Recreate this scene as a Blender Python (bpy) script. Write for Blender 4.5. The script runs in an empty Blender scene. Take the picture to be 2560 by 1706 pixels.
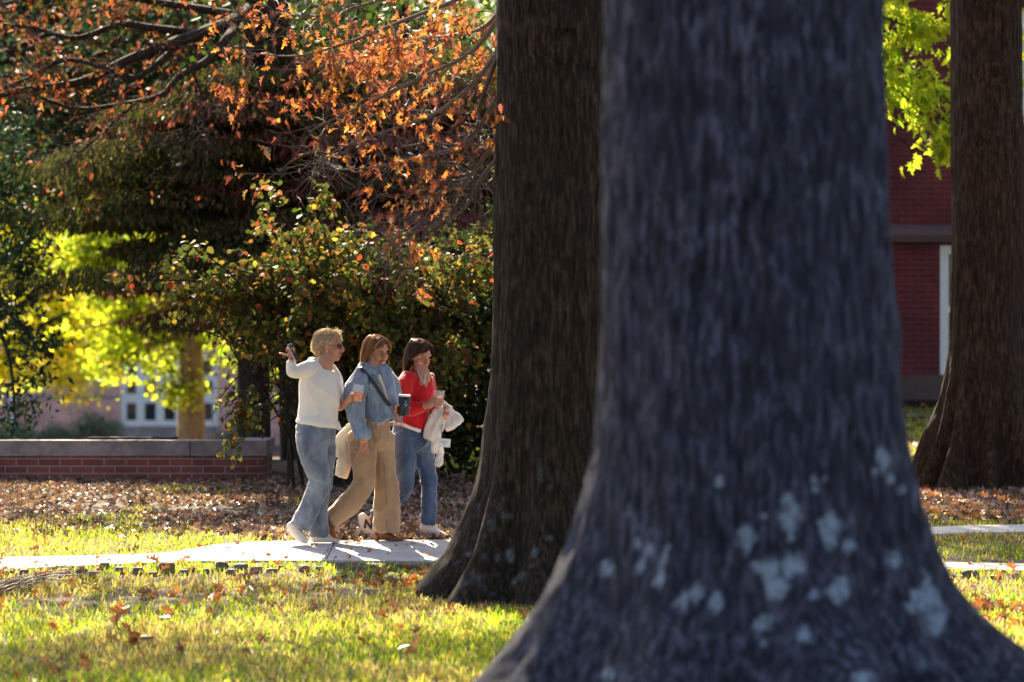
import bpy, bmesh, math, random
import numpy as np
from mathutils import Vector, Matrix
R = math.radians
sc = bpy.context.scene
col = sc.collection
F = 8000.0                      # focal length in photo pixels (photo is 2560 wide)
CZ = 2.85                       # camera height

# ---------------------------------------------------------------- camera
cam_d = bpy.data.cameras.new('camera'); cam = bpy.data.objects.new('camera', cam_d); col.objects.link(cam)
cam.location = (0, 0, CZ); cam.rotation_euler = (R(90), 0, 0)
cam_d.sensor_width = 36; cam_d.lens = 36 * F / 2560; cam_d.clip_start = .1; cam_d.clip_end = 3000
cam_d.dof.use_dof = True; cam_d.dof.focus_distance = 24.6; cam_d.dof.aperture_fstop = 1.9
sc.camera = cam
# ---------------------------------------------------------------- world + sun
SUN_EL, SUN_AZ = R(38), R(-14)
w = bpy.data.worlds.new("World"); sc.world = w; w.use_nodes = True
nt = w.node_tree; nt.nodes.clear()
sky = nt.nodes.new('ShaderNodeTexSky'); sky.sky_type = 'NISHITA'; sky.sun_disc = False
sky.sun_elevation = SUN_EL; sky.sun_rotation = SUN_AZ; sky.dust_density = 2.5; sky.ozone_density = .4
bg = nt.nodes.new('ShaderNodeBackground'); bg.inputs[1].default_value = .072
ow = nt.nodes.new('ShaderNodeOutputWorld')
nt.links.new(sky.outputs[0], bg.inputs[0]); nt.links.new(bg.outputs[0], ow.inputs[0])
ld = bpy.data.lights.new('sun', 'SUN'); ld.energy = 5.0; ld.angle = R(.53); ld.color = (1, .86, .63)
lo = bpy.data.objects.new('sun', ld); col.objects.link(lo)
tosun = Vector((math.sin(SUN_AZ) * math.cos(SUN_EL), math.cos(SUN_AZ) * math.cos(SUN_EL), math.sin(SUN_EL)))
lo.rotation_euler = tosun.to_track_quat('Z', 'Y').to_euler(); lo.location = tosun * 60
sc.view_settings.view_transform = 'Standard'; sc.view_settings.look = 'None'
sc.view_settings.exposure = 2.0; sc.view_settings.gamma = 1
cy = sc.cycles; cy.max_bounces = 7; cy.diffuse_bounces = 3; cy.glossy_bounces = 3; cy.transmission_bounces = 6
cy.transparent_max_bounces = 8; cy.use_denoising = True; cy.sample_clamp_indirect = 6; cy.use_adaptive_sampling = True
cy.adaptive_threshold = .02; cy.caustics_reflective = False; cy.caustics_refractive = False

# ---------------------------------------------------------------- helpers
rs = np.random.RandomState(7)
ORI = {}
def W(px, py, Y): return Vector(((px - 1280) * Y / F, Y, CZ - (py - 853) * Y / F))
def sstep(a, b, x):
    t = np.clip((x - a) / (b - a), 0, 1); return t * t * (3 - 2 * t)
def _h(ix, iy, iz, seed):
    n = (ix.astype(np.int64) * 374761393 + iy.astype(np.int64) * 668265263 + iz.astype(np.int64) * 2147483647 + seed * 974711) & 0xffffffff
    n = ((n ^ (n >> 13)) * 1274126177) & 0xffffffff
    n = ((n ^ (n >> 16)) * 2246822519) & 0xffffffff
    return ((n ^ (n >> 15)) & 0xffffff) / float(0xffffff)
def vn(p, seed=0):
    """value noise 0..1, p (N,3)"""
    p = np.asarray(p, float); i = np.floor(p).astype(np.int64); f = p - i; f = f * f * (3 - 2 * f)
    r = 0
    for dx in (0, 1):
        for dy in (0, 1):
            for dz in (0, 1):
                wgt = (f[:, 0] if dx else 1 - f[:, 0]) * (f[:, 1] if dy else 1 - f[:, 1]) * (f[:, 2] if dz else 1 - f[:, 2])
                r = r + wgt * _h(i[:, 0] + dx, i[:, 1] + dy, i[:, 2] + dz, seed)
    return r
def fbm(p, seed=0, o=3):
    p = np.asarray(p, float); s = 0; a = 1; t = 0
    for k in range(o): s = s + a * vn(p * 2 ** k, seed + k); t += a; a *= .5
    return s / t
def ground_z(x, y):
    x = np.asarray(x, float); y = np.asarray(y, float)
    base = .052 * np.clip(y, -20, 31)
    rt = sstep(-1.5, 2.5, x)
    z_r = .052 * (np.clip(y, 31, 42) - 31)
    z_l = -1.25 * sstep(31, 60, y)
    z = base + rt * z_r + (1 - rt) * z_l
    return z + .018 * np.sin(x * .9 + 1.3) * np.sin(y * .7) * sstep(2, 8, y)
def gz(x, y): return float(ground_z(np.array([x]), np.array([y]))[0])

def settag(o, label=None, cat=None, group=None, kind=None):
    if label: o['label'] = label
    if cat: o['category'] = cat
    if group: o['group'] = group
    if kind: o['kind'] = kind
    return o
def root(name, loc, label, cat, group=None):
    o = bpy.data.objects.new(name, None); col.objects.link(o); o.location = loc; o.empty_display_size = .2
    ORI[o.name] = Vector(loc); settag(o, label, cat, group); return o
def link(name, me, mat=None, parent=None, smooth=True, origin=None):
    """mesh is in world coordinates; gets an origin and a parent"""
    n = len(me.vertices); co = np.empty(n * 3, 'f'); me.vertices.foreach_get('co', co); c = co.reshape(-1, 3)
    if origin is None:
        org = ORI[parent.name] if parent is not None else Vector(((c[:, 0].min() + c[:, 0].max()) / 2, (c[:, 1].min() + c[:, 1].max()) / 2, c[:, 2].min()))
    else: org = Vector(origin)
    me.transform(Matrix.Translation(-org))
    me.name = name
    o = bpy.data.objects.new(name, me); col.objects.link(o); ORI[o.name] = org
    if parent is not None: o.parent = parent; o.location = org - ORI[parent.name]
    else: o.location = org
    if mat is not None:
        me.materials.clear()
        for m_ in (mat if isinstance(mat, (list, tuple)) else [mat]): me.materials.append(m_)
    if smooth: me.polygons.foreach_set('use_smooth', [True] * len(me.polygons))
    return o
def bm_link(name, bm, mat, parent=None, smooth=True, origin=None):
    me = bpy.data.meshes.new(name); bm.to_mesh(me); bm.free(); return link(name, me, mat, parent, smooth, origin)
def np_mesh(name, V, faces, C=None):
    """faces: list of equal-length index arrays (k arrays of (N,m))"""
    me = bpy.data.meshes.new(name); V = np.asarray(V, 'f')
    me.vertices.add(len(V)); me.vertices.foreach_set('co', V.ravel())
    tot = sum(f.size for f in faces); npoly = sum(f.shape[0] for f in faces)
    me.loops.add(tot); me.polygons.add(npoly)
    me.loops.foreach_set('vertex_index', np.concatenate([f.ravel() for f in faces]).astype('i'))
    st = []; o = 0
    for f in faces:
        st.append(o + np.arange(f.shape[0]) * f.shape[1]); o += f.size
    me.polygons.foreach_set('loop_start', np.concatenate(st).astype('i'))
    me.update(calc_edges=True)
    if C is not None:
        a = me.color_attributes.new('Col', 'FLOAT_COLOR', 'POINT')
        c4 = np.ones((len(V), 4), 'f'); c4[:, :3] = C; a.data.foreach_set('color', c4.ravel())
    return me
def scatter(T, Fc, pos, X, Yv, Z, scale, C):
    """copy template verts T (n,3), faces Fc (list of lists) to frames"""
    T = np.asarray(T, float); n = len(T); N = len(pos)
    S = np.asarray(scale).reshape(-1, 1, 1)
    V = pos[:, None, :] + S * (T[None, :, 0:1] * X[:, None, :] + T[None, :, 1:2] * Yv[:, None, :] + T[None, :, 2:3] * Z[:, None, :])
    off = (np.arange(N) * n)[:, None]
    by = {}
    for f in Fc: by.setdefault(len(f), []).append(f)
    faces = []
    for m_, fl in by.items():
        faces.append(np.concatenate([off + np.array(f)[None, :] for f in fl]))
    return V.reshape(-1, 3), faces, np.repeat(C, n, axis=0)
def frames(d, roll=None, upbias=0.0, rng=rs):
    """Y axis = leaf direction d, random roll"""
    d = d / (np.linalg.norm(d, axis=1, keepdims=True) + 1e-9)
    a = rng.normal(size=d.shape); a[:, 2] += upbias
    X = np.cross(d, a); X /= np.linalg.norm(X, axis=1, keepdims=True) + 1e-9
    Z = np.cross(X, d); return X, d, Z
# leaf templates
def _half(outl, fold=.25, bend=.18):
    T = [(0, 0, 0), (0, .5, -bend * .25), (0, 1, -bend)]; fs = []
    for sgn in (1, -1):
        b = len(T); 
        for (x, y) in outl: T.append((sgn * x, y, fold * x - bend * y * y))
        idx = [0] + list(range(b, b + len(outl))) + [2, 1]
        fs.append(idx if sgn == 1 else idx[::-1])
    return np.array(T), fs
OAKC = _half([(.04, .12), (.24, .16), (.10, .27), (.36, .44), (.12, .48), (.30, .76), (.09, .70), (.10, .9)], .75, .55)
OAK = _half([(.04, .12), (.26, .13), (.12, .27), (.40, .40), (.14, .48), (.34, .72), (.10, .70), (.12, .9)])
ROUND = _half([(.25, .12), (.38, .4), (.26, .75)], .22, .2)
MAPLE = _half([(.2, .05), (.5, .2), (.28, .4), (.45, .7), (.15, .68)], .1, .15)
LEAF = (np.array([(0, 0, 0), (.28, .45, .06), (0, 1, -.12), (-.28, .45, .06)]), [[0, 1, 2], [0, 2, 3]])
LONG = (np.array([(0, 0, 0), (.2, .4, .05), (.12, .75, 0), (0, 1, -.1), (-.12, .75, 0), (-.2, .4, .05)]), [[0, 1, 2, 3], [0, 3, 4, 5]])
BLADE = (np.array([(-.5, 0, 0), (.5, 0, 0), (-.38, .55, .12), (.38, .55, .12), (0, 1, .42)]), [[0, 1, 3, 2], [2, 3, 4]])
def palette(cols, wts, N, jit=.18, rng=rs):
    cols = np.array(cols, float); wts = np.array(wts, float); wts /= wts.sum()
    c = cols[rng.choice(len(cols), N, p=wts)]
    c = c * (1 + jit * rng.normal(size=(N, 1))) * (1 + .06 * rng.normal(size=(N, 3)))
    return np.clip(c, .003, .95)
def leaves_obj(name, tmpl, pos, d, size, C, mat, parent=None, upbias=0., kind=None, rng=rs):
    X, Yv, Z = frames(d, None, upbias, rng)
    V, f, CC = scatter(tmpl[0], tmpl[1], pos, X, Yv, Z, size, C)
    o = link(name, np_mesh(name, V, f, CC), mat, parent, smooth=False)
    if kind: o['kind'] = kind
    return o

def cat_rom(P, n):
    P = np.asarray(P, float); out = []
    for i in range(len(P) - 1):
        p0 = P[max(i - 1, 0)]; p1 = P[i]; p2 = P[i + 1]; p3 = P[min(i + 2, len(P) - 1)]
        for k in range(n):
            t = k / n
            out.append(.5 * ((2 * p1) + (-p0 + p2) * t + (2 * p0 - 5 * p1 + 4 * p2 - p3) * t * t + (-p0 + 3 * p1 - 3 * p2 + p3) * t ** 3))
    out.append(P[-1]); return np.array(out)
def tubes_mesh(name, paths, seg=6):
    """paths: list of (pts (n,3), radii (n))"""
    Vs = []; Fs = []; Tr = []; off = 0
    for P, r in paths:
        P = np.asarray(P, float); n = len(P); r = np.asarray(r, float)
        t = np.gradient(P, axis=0); t /= np.linalg.norm(t, axis=1, keepdims=True) + 1e-9
        ref = np.array([0, 1., 0]) if abs(t[:, 1]).mean() < .8 else np.array([1., 0, 0])
        a = np.cross(t, ref); a /= np.linalg.norm(a, axis=1, keepdims=True) + 1e-9
        b = np.cross(t, a)
        th = np.arange(seg) * 2 * np.pi / seg
        V = P[:, None, :] + r[:, None, None] * (np.cos(th)[None, :, None] * a[:, None, :] + np.sin(th)[None, :, None] * b[:, None, :])
        Vs.append(V.reshape(-1, 3))
        i = np.arange(n - 1)[:, None] * seg; j = np.arange(seg)[None, :]; j2 = (j + 1) % seg
        Fs.append(np.stack([i + j, i + j2, i + seg + j2, i + seg + j], -1).reshape(-1, 4) + off)
        off += n * seg
    return np_mesh(name, np.concatenate(Vs), [np.concatenate(Fs)])

# ---------------------------------------------------------------- materials
def newmat(name):
    m = bpy.data.materials.new(name); m.use_nodes = True; nt = m.node_tree
    b = nt.nodes['Principled BSDF']; return m, nt, b
def coords(nt, scale=(1, 1, 1), rot=(0, 0, 0)):
    tc = nt.nodes.new('ShaderNodeTexCoord'); mp = nt.nodes.new('ShaderNodeMapping')
    mp.inputs['Scale'].default_value = scale; mp.inputs['Rotation'].default_value = rot
    nt.links.new(tc.outputs['Object'], mp.inputs[0]); return mp.outputs[0]
def noise(nt, vec, scale, detail=6, rough=.6):
    n = nt.nodes.new('ShaderNodeTexNoise'); n.inputs['Scale'].default_value = scale; n.inputs['Detail'].default_value = detail
    n.inputs['Roughness'].default_value = rough; nt.links.new(vec, n.inputs['Vector']); return n.outputs['Fac']
def ramp(nt, fac, stops):
    r = nt.nodes.new('ShaderNodeValToRGB'); e = r.color_ramp.elements
    while len(e) < len(stops): e.new(.5)
    for i, (p, c) in enumerate(stops):
        e[i].position = p; e[i].color = (c[0], c[1], c[2], 1) if isinstance(c, (tuple, list)) else (c, c, c, 1)
    nt.links.new(fac, r.inputs[0]); return r.outputs[0]
def mixc(nt, fac, a, b, mode='MIX'):
    m = nt.nodes.new('ShaderNodeMix'); m.data_type = 'RGBA'; m.blend_type = mode
    if isinstance(fac, (int, float)): m.inputs[0].default_value = fac
    else: nt.links.new(fac, m.inputs[0])
    for k, v in ((6, a), (7, b)):
        if isinstance(v, (tuple, list)): m.inputs[k].default_value = (*v, 1)
        else: nt.links.new(v, m.inputs[k])
    return m.outputs[2]
def bump(nt, b, h, strength=.4, dist=.01):
    n = nt.nodes.new('ShaderNodeBump'); n.inputs['Strength'].default_value = strength; n.inputs['Distance'].default_value = dist
    nt.links.new(h, n.inputs['Height']); nt.links.new(n.outputs[0], b.inputs['Normal']); return n
def plain(name, c, rough=.6, spec=.5, var=.15, scale=20, bs=.25, bd=.003, stretch=(1, 1, 1), metal=0):
    m, nt, b = newmat(name); v = coords(nt, stretch)
    f = noise(nt, v, scale); lo_ = tuple(x * (1 - var) for x in c); hi = tuple(min(1, x * (1 + var)) for x in c)
    nt.links.new(ramp(nt, f, [(.3, lo_), (.7, hi)]), b.inputs['Base Color'])
    b.inputs['Roughness'].default_value = rough; b.inputs['Specular IOR Level'].default_value = spec; b.inputs['Metallic'].default_value = metal
    bump(nt, b, f, bs, bd); return m
def leafmat(name, trans=.5, rough=.4, gain=1.25, spec=.4):
    m, nt, b = newmat(name)
    a = nt.nodes.new('ShaderNodeAttribute'); a.attribute_name = 'Col'
    nt.links.new(a.outputs['Color'], b.inputs['Base Color']); b.inputs['Roughness'].default_value = rough
    b.inputs['Specular IOR Level'].default_value = spec
    t = nt.nodes.new('ShaderNodeBsdfTranslucent'); mul = mixc(nt, 1.0, a.outputs['Color'], (gain, gain, gain * .7), 'MULTIPLY')
    nt.links.new(mul, t.inputs[0])
    ms = nt.nodes.new('ShaderNodeMixShader'); ms.inputs[0].default_value = trans
    nt.links.new(b.outputs[0], ms.inputs[1]); nt.links.new(t.outputs[0], ms.inputs[2])
    nt.links.new(ms.outputs[0], nt.nodes['Material Output'].inputs[0]); return m
M = {}
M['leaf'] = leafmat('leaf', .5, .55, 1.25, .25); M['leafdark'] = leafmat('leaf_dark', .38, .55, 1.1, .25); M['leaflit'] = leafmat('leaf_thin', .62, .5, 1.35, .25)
M['grass'] = leafmat('grass_blade', .6, .3, 1.15, .6); M['litter'] = leafmat('dry_leaf', .25, .40, 1.1, .6)
def bark(name, dark, mid, light, lichen=False, sz=1., st=.16):
    m, nt, b = newmat(name); v = coords(nt, (1, 1, st)); v2 = coords(nt, (1, 1, 1))
    n1 = noise(nt, v, 34 * sz, 8, .65); n2 = noise(nt, v2, 3.2, 5)
    c = ramp(nt, n1, [(.34, dark), (.5, mid), (.68, light)])
    c = mixc(nt, ramp(nt, n2, [(.35, 0.), (.7, .6)]), c, tuple(x * .62 for x in mid))
    if lichen:
        a = nt.nodes.new('ShaderNodeAttribute'); a.attribute_name = 'Col'
        sp = nt.nodes.new('ShaderNodeSeparateColor'); nt.links.new(a.outputs['Color'], sp.inputs[0])
        ln = ramp(nt, noise(nt, v2, 45, 5, .7), [(.36, 0.), (.48, 1.)]); mm = nt.nodes.new('ShaderNodeMath'); mm.operation = 'MULTIPLY'
        nt.links.new(sp.outputs[0], mm.inputs[0]); nt.links.new(ln, mm.inputs[1])
        c = mixc(nt, mm.outputs[0], c, (.33, .40, .48))
    nt.links.new(c, b.inputs['Base Color']); b.inputs['Roughness'].default_value = .9; b.inputs['Specular IOR Level'].default_value = .2
    bump(nt, b, n1, .8, .02 / sz); return m
M['bark_big'] = bark('bark_grey', (.006, .006, .010), (.036, .036, .054), (.155, .155, .215), True, 1.0, .2)  # blue of the skylit shade is put into this bark colour
M['bark_mid'] = bark('bark_brown', (.006, .004, .003), (.030, .020, .013), (.10, .068, .045), True, 1.1, .2)
M['bark_right'] = bark('bark_red_brown', (.008, .005, .003), (.042, .023, .013), (.125, .072, .042), True, 1.1, .2)
M['bark_tan'] = bark('bark_tan', (.14, .09, .05), (.42, .28, .16), (.60, .44, .28))
M['bark_dark'] = bark('bark_dark', (.015, .012, .01), (.045, .034, .028), (.09, .07, .06))
M['twig'] = plain('twig', (.13, .085, .065), .55, .5, .3, 60)
def brickmat(name, c1, c2, mortar, bw, bh, ms=.06, bd=.006):
    m, nt, b = newmat(name)
    tc = nt.nodes.new('ShaderNodeTexCoord'); s = nt.nodes.new('ShaderNodeSeparateXYZ'); cb = nt.nodes.new('ShaderNodeCombineXYZ')
    ad = nt.nodes.new('ShaderNodeMath'); ad.operation = 'ADD'
    nt.links.new(tc.outputs['Object'], s.inputs[0]); nt.links.new(s.outputs[0], ad.inputs[0]); nt.links.new(s.outputs[1], ad.inputs[1])
    nt.links.new(ad.outputs[0], cb.inputs[0]); nt.links.new(s.outputs[2], cb.inputs[1])
    br = nt.nodes.new('ShaderNodeTexBrick'); nt.links.new(cb.outputs[0], br.inputs[0])
    br.inputs['Scale'].default_value = 1; br.inputs['Brick Width'].default_value = bw; br.inputs['Row Height'].default_value = bh
    br.inputs['Mortar Size'].default_value = bh * ms * 1.6; br.inputs['Mortar Smooth'].default_value = .2; br.inputs['Bias'].default_value = 0
    br.inputs['Color1'].default_value = (*c1, 1); br.inputs['Color2'].default_value = (*c2, 1); br.inputs['Mortar'].default_value = (*mortar, 1)
    v = coords(nt); n = noise(nt, v, 2.3, 6); n2 = noise(nt, v, 45, 4)
    c = mixc(nt, .75, br.outputs['Color'], ramp(nt, n, [(.3, (.55, .52, .52)), (.7, (1.15, 1.1, 1.08))]), 'MULTIPLY')
    c = mixc(nt, .4, c, ramp(nt, n2, [(.3, (.7, .7, .7)), (.7, (1.2, 1.2, 1.2))]), 'MULTIPLY')
    nt.links.new(c, b.inputs['Base Color']); b.inputs['Roughness'].default_value = .88
    inv = nt.nodes.new('ShaderNodeMath'); inv.operation = 'SUBTRACT'; inv.inputs[0].default_value = 1; nt.links.new(br.outputs['Fac'], inv.inputs[1])
    bump(nt, b, inv.outputs[0], .7, bd); return m
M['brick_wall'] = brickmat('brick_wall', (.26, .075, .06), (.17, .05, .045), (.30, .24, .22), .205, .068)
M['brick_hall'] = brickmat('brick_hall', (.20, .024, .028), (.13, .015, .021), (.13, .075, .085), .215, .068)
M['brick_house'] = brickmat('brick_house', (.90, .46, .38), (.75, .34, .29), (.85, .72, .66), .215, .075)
def concrete(name, c, stain=(.08, .07, .07), amt=.6, joints=False):
    m, nt, b = newmat(name); v = coords(nt); n = noise(nt, v, 3.5, 8, .7); n2 = noise(nt, v, 60, 4)
    cc = ramp(nt, n, [(.36, tuple(a * (1 - amt) + s_ * amt for a, s_ in zip(c, stain))), (.56, c)])
    cc = mixc(nt, .35, cc, ramp(nt, n2, [(.3, (.7, .7, .7)), (.7, (1.2, 1.2, 1.2))]), 'MULTIPLY')
    nt.links.new(cc, b.inputs['Base Color']); b.inputs['Roughness'].default_value = .85; bump(nt, b, n2, .4, .004)
    if joints:
        tc = nt.nodes.new('ShaderNodeTexCoord'); s = nt.nodes.new('ShaderNodeSeparateXYZ'); nt.links.new(tc.outputs['Object'], s.inputs[0]); q = nt.nodes.new('ShaderNodeMath'); q.operation = 'PINGPONG'; q.inputs[1].default_value = .75; nt.links.new(s.outputs[0], q.inputs[0]); l = nt.nodes.new('ShaderNodeMath'); l.operation = 'LESS_THAN'; l.inputs[1].default_value = .006; nt.links.new(q.outputs[0], l.inputs[0])
        nt.links.new(mixc(nt, l.outputs[0], cc, (.10, .08, .07)), b.inputs['Base Color'])
    return m
M['coping'] = concrete('coping_concrete', (.30, .26, .26)); M['path'] = concrete('path_concrete', (.62, .58, .56), (.36, .31, .27), .5, True)
M['brownstone'] = concrete('brownstone', (.12, .075, .065), (.05, .03, .03)); M['white'] = plain('white_paint', (.84, .82, .80), .5, .5, .05, 8)
M['ledge'] = concrete('ledge_stone', (.16, .10, .11), (.07, .05, .055))
M['glass'] = plain('window_glass', (.02, .03, .04), .08, .8, .1, 2, .02)
M['roof'] = plain('roof_shingle', (.07, .065, .065), .85, .3, .3, 12)
M['rock'] = plain('rock', (.17, .13, .12), .75, .4, .45, 14, .6, .01)
M['black'] = plain('black_metal', (.02, .02, .022), .35, .5, .1, 30)
# ================================================================ ground, path
def axis(lo, hi, fine, steps):
    a = list(np.arange(lo, hi + 1e-6, fine)); d = fine
    x = hi
    while x < steps[1]: d *= 1.35; x += d; a.append(x)
    x = lo; d = fine
    while x > steps[0]: d *= 1.35; x -= d; a.insert(0, x)
    return np.array(a)
gx = axis(-9, 11, .2, (-700, 700)); gy = axis(8, 44, .2, (-300, 1500))
GX, GY = np.meshgrid(gx, gy); V = np.stack([GX.ravel(), GY.ravel(), ground_z(GX.ravel(), GY.ravel())], 1)
nx = len(gx); i, j = np.meshgrid(np.arange(nx - 1), np.arange(len(gy) - 1)); q = (j * nx + i).ravel()
me = np_mesh('ground', V, [np.stack([q, q + 1, q + nx + 1, q + nx], 1)])
m, nt, b = newmat('ground'); v = coords(nt); n = noise(nt, v, 1.7, 8, .7); n2 = noise(nt, v, 28, 5, .7)
c = ramp(nt, n, [(.38, (.055, .034, .022)), (.55, (.13, .085, .055)), (.7, (.10, .10, .03))])
c = mixc(nt, .7, c, ramp(nt, n2, [(.3, (.45, .42, .4)), (.7, (1.3, 1.25, 1.2))]), 'MULTIPLY')
nt.links.new(c, b.inputs['Base Color']); b.inputs['Roughness'].default_value = .9; bump(nt, b, n2, .9, .03)
settag(link('ground', me, m, origin=(0, 0, 0)), kind='structure')

def Yof(py): return 22800. / (py - 437.)
def slab(name, loop_px, top=.014, thick=.1):
    bm = bmesh.new(); tp = []; bt = []
    for (px, py) in loop_px:
        Y = Yof(py); X = (px - 1280) * Y / F; z = gz(X, Y)
        tp.append(bm.verts.new((X, Y, z + top))); bt.append(bm.verts.new((X, Y, z + top - thick)))
    n = len(tp)
    bm.faces.new(tp); bm.faces.new(bt[::-1])
    for k in range(n): bm.faces.new((tp[k], bt[k], bt[(k + 1) % n], tp[(k + 1) % n]))
    bmesh.ops.triangulate(bm, faces=[f for f in bm.faces if len(f.verts) > 4])
    bmesh.ops.recalc_face_normals(bm, faces=bm.faces)
    return settag(bm_link(name, bm, M['path'], smooth=False), kind='structure')
def resamp(L, n=10): return [tuple(p) for p in cat_rom(np.array(L, float), n)]
far = resamp([(-900, 1412), (-300, 1406), (0, 1402), (300, 1396), (430, 1389), (540, 1370), (660, 1361), (900, 1354), (1130, 1349), (1500, 1344), (2000, 1332), (2300, 1326), (2560, 1319), (3300, 1305)])
near = resamp([(3300, 1330), (2560, 1339), (2300, 1347), (2000, 1372), (1750, 1410), (1500, 1408), (1100, 1405), (800, 1406), (500, 1410), (200, 1422), (0, 1430), (-300, 1436), (-900, 1446)])
slab('path', far + near)
slab('side_path', resamp([(2000, 1376), (2200, 1408), (2400, 1414), (2560, 1417), (3300, 1428)]) + resamp([(3300, 1450), (2560, 1433), (2340, 1429), (2150, 1424), (1760, 1413)]))
def on_path(X, Y):
    px = 1280 + X * F / Y; py = 22800. / Y + 437
    fx = np.array(far); nr = np.array(near)[::-1]
    f1 = np.interp(px, fx[:, 0], fx[:, 1]); n1 = np.interp(px, nr[:, 0], nr[:, 1])
    m1 = (py > f1) & (py < n1)
    m2 = (px > 1900) & (py > np.interp(px, [1900, 2200, 2400, 2560, 3300], [1365, 1408, 1414, 1417, 1428])) & (py < np.interp(px, [1760, 2150, 2340, 2560, 3300], [1413, 1424, 1429, 1433, 1450]))
    return m1 | m2

# ================================================================ oaks (trunks with traced outlines)
def trunk_mesh(name, Y, left, right, ztop, zbot, lobes, seed, lichen_spots=(), nth=300, nz=420, ridge=.014, freq=26., lgain=1., knots=()):
    L = np.array(left, float); Rr = np.array(right, float); s = Y / F
    zL = CZ - (L[:, 1] - 853) * s; zR = CZ - (Rr[:, 1] - 853) * s
    t = np.linspace(0, 1, nz); zz = zbot + (ztop - zbot) * (.35 * t + .65 * t ** 1.6)
    xl = np.interp(zz, zL[::-1], (L[::-1, 0] - 1280) * s); xr = np.interp(zz, zR[::-1], (Rr[::-1, 0] - 1280) * s)
    k = np.ones(15) / 15
    xl = np.convolve(np.pad(xl, 7, 'edge'), k, 'valid'); xr = np.convolve(np.pad(xr, 7, 'edge'), k, 'valid')
    cx = (xl[-1] + xr[-1]) / 2; rad0 = (xr[-1] - xl[-1]) / 2
    cc = cx + (np.interp(zz, [zbot, zbot + 1.2], [0, 0]))
    rl = cc - xl; rr = xr - cc; core = np.minimum(np.minimum(rl, rr), rad0 * 1.0 + .25 * (np.maximum(rl, rr) - rad0) + .02)
    core = np.maximum(core, rad0 * .98)
    th = np.arange(nth) * 2 * np.pi / nth
    TH, ZZ = np.meshgrid(th, zz); rlg = np.repeat(rl[:, None], nth, 1); rrg = np.repeat(rr[:, None], nth, 1); co = np.repeat(core[:, None], nth, 1)
    rad = co.copy()
    flare = np.maximum(rlg, rrg) - co
    for (a, amp, wd) in lobes:          # a in degrees, 0 = right (+X), -90 = to the camera
        tgt = rrg - co if abs(a) < 15 else (rlg - co if abs(abs(a) - 180) < 15 else flare * amp)
        d = (TH - R(a) + np.pi) % (2 * np.pi) - np.pi
        rad = np.maximum(rad, co + tgt * np.exp(-(d / wd) ** 2) * 1.0)
    P = np.stack([np.cos(TH).ravel() * .9, np.sin(TH).ravel() * .9, ZZ.ravel()], 1)
    bsc = np.array([freq * rad0, freq * rad0, 3.4]); wob = .25 * (fbm(P * 3, seed + 5) - .5)[:, None]
    n = 1 - np.abs(2 * vn((P + wob) * bsc, seed) - 1); n2 = 1 - np.abs(2 * vn((P + wob) * bsc * np.array([.5, .5, .45]), seed + 3) - 1)
    n3 = fbm(P * np.array([2.2, 2.2, 1.1]), seed + 9)
    n4 = vn(P * np.array([freq * 2.2 * rad0, freq * 2.2 * rad0, 18]), seed + 11)
    r = rad.ravel() + ridge * (n * 1.0 + n2 * 1.3 - 1.1) + (n3 - .5) * .05 * rad0 * 2 + (n4 - .5) * ridge * .55
    for (kx, ky, kr, ka) in knots:
        kz = CZ - (ky - 853) * s; kth = math.asin(max(-.95, min(.95, ((kx - 1280) * s - cx) / rad0))) - math.pi / 2
        da = ((TH.ravel() - kth + np.pi) % (2 * np.pi) - np.pi) * rad0; dzz = (ZZ.ravel() - kz) * 1.6; dd = np.hypot(da, dzz) / (kr * s)
        r = r + ka * (np.exp(-(dd - .8) ** 2 * 5) - 1.3 * np.exp(-(dd / .42) ** 2))
    V = np.stack([np.repeat(cc[:, None], nth, 1).ravel() + np.cos(TH).ravel() * r, Y + np.sin(TH).ravel() * r, ZZ.ravel()], 1)
    li = np.zeros(len(V))
    ppx = 1280 + V[:, 0] * F / V[:, 1]; ppy = 853 - (V[:, 2] - CZ) * F / V[:, 1]
    wn = fbm(V * 22, seed + 20) - .5; wn2 = vn(V * 55, seed + 21)
    for (lx, ly, lr) in lichen_spots:
        d = np.hypot(ppx - lx, (ppy - ly) * .8) / (lr * .9) + wn * 3.0
        li = np.maximum(li, np.clip((1.0 - d) * 2.6, 0, 1) * (.55 + .45 * wn2) * (V[:, 1] < Y))
    spk = np.clip((fbm(V * 16, seed + 30) - .66) * 9, 0, 1) * sstep(zbot + 1.9, zbot + .4, V[:, 2]); li = np.maximum(li, spk * .45) * (lgain)
    i_, j_ = np.meshgrid(np.arange(nth), np.arange(nz - 1)); q = (j_ * nth + i_).ravel(); q2 = (j_ * nth + (i_ + 1) % nth).ravel()
    C = np.stack([li, li, li], 1)
    return np_mesh(name, V, [np.stack([q, q2, q2 + nth, q + nth], 1)], C), cx
BIGL = [(1529, 0), (1523, 330), (1515, 650), (1501, 980), (1493, 1088), (1474, 1197), (1447, 1306), (1425, 1360), (1403, 1414), (1373, 1469), (1344, 1523), (1306, 1578), (1257, 1632), (1200, 1706), (1090, 1800), (940, 1900), (820, 2000), (640, 2200)]
BIGR = [(2198, 0), (2206, 326), (2225, 653), (2241, 870), (2261, 1088), (2279, 1197), (2301, 1306), (2339, 1414), (2372, 1469), (2415, 1523), (2481, 1578), (2560, 1632), (2680, 1706), (2800, 1800), (2920, 1900), (3000, 2000), (3150, 2200)]
MIDL = [(1243, 0), (1240, 435), (1235, 760), (1224, 980), (1213, 1088), (1195, 1197), (1175, 1251), (1153, 1306), (1126, 1360), (1090, 1414), (1058, 1443), (1042, 1456), (1038, 1470), (1036, 1505)]
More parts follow.
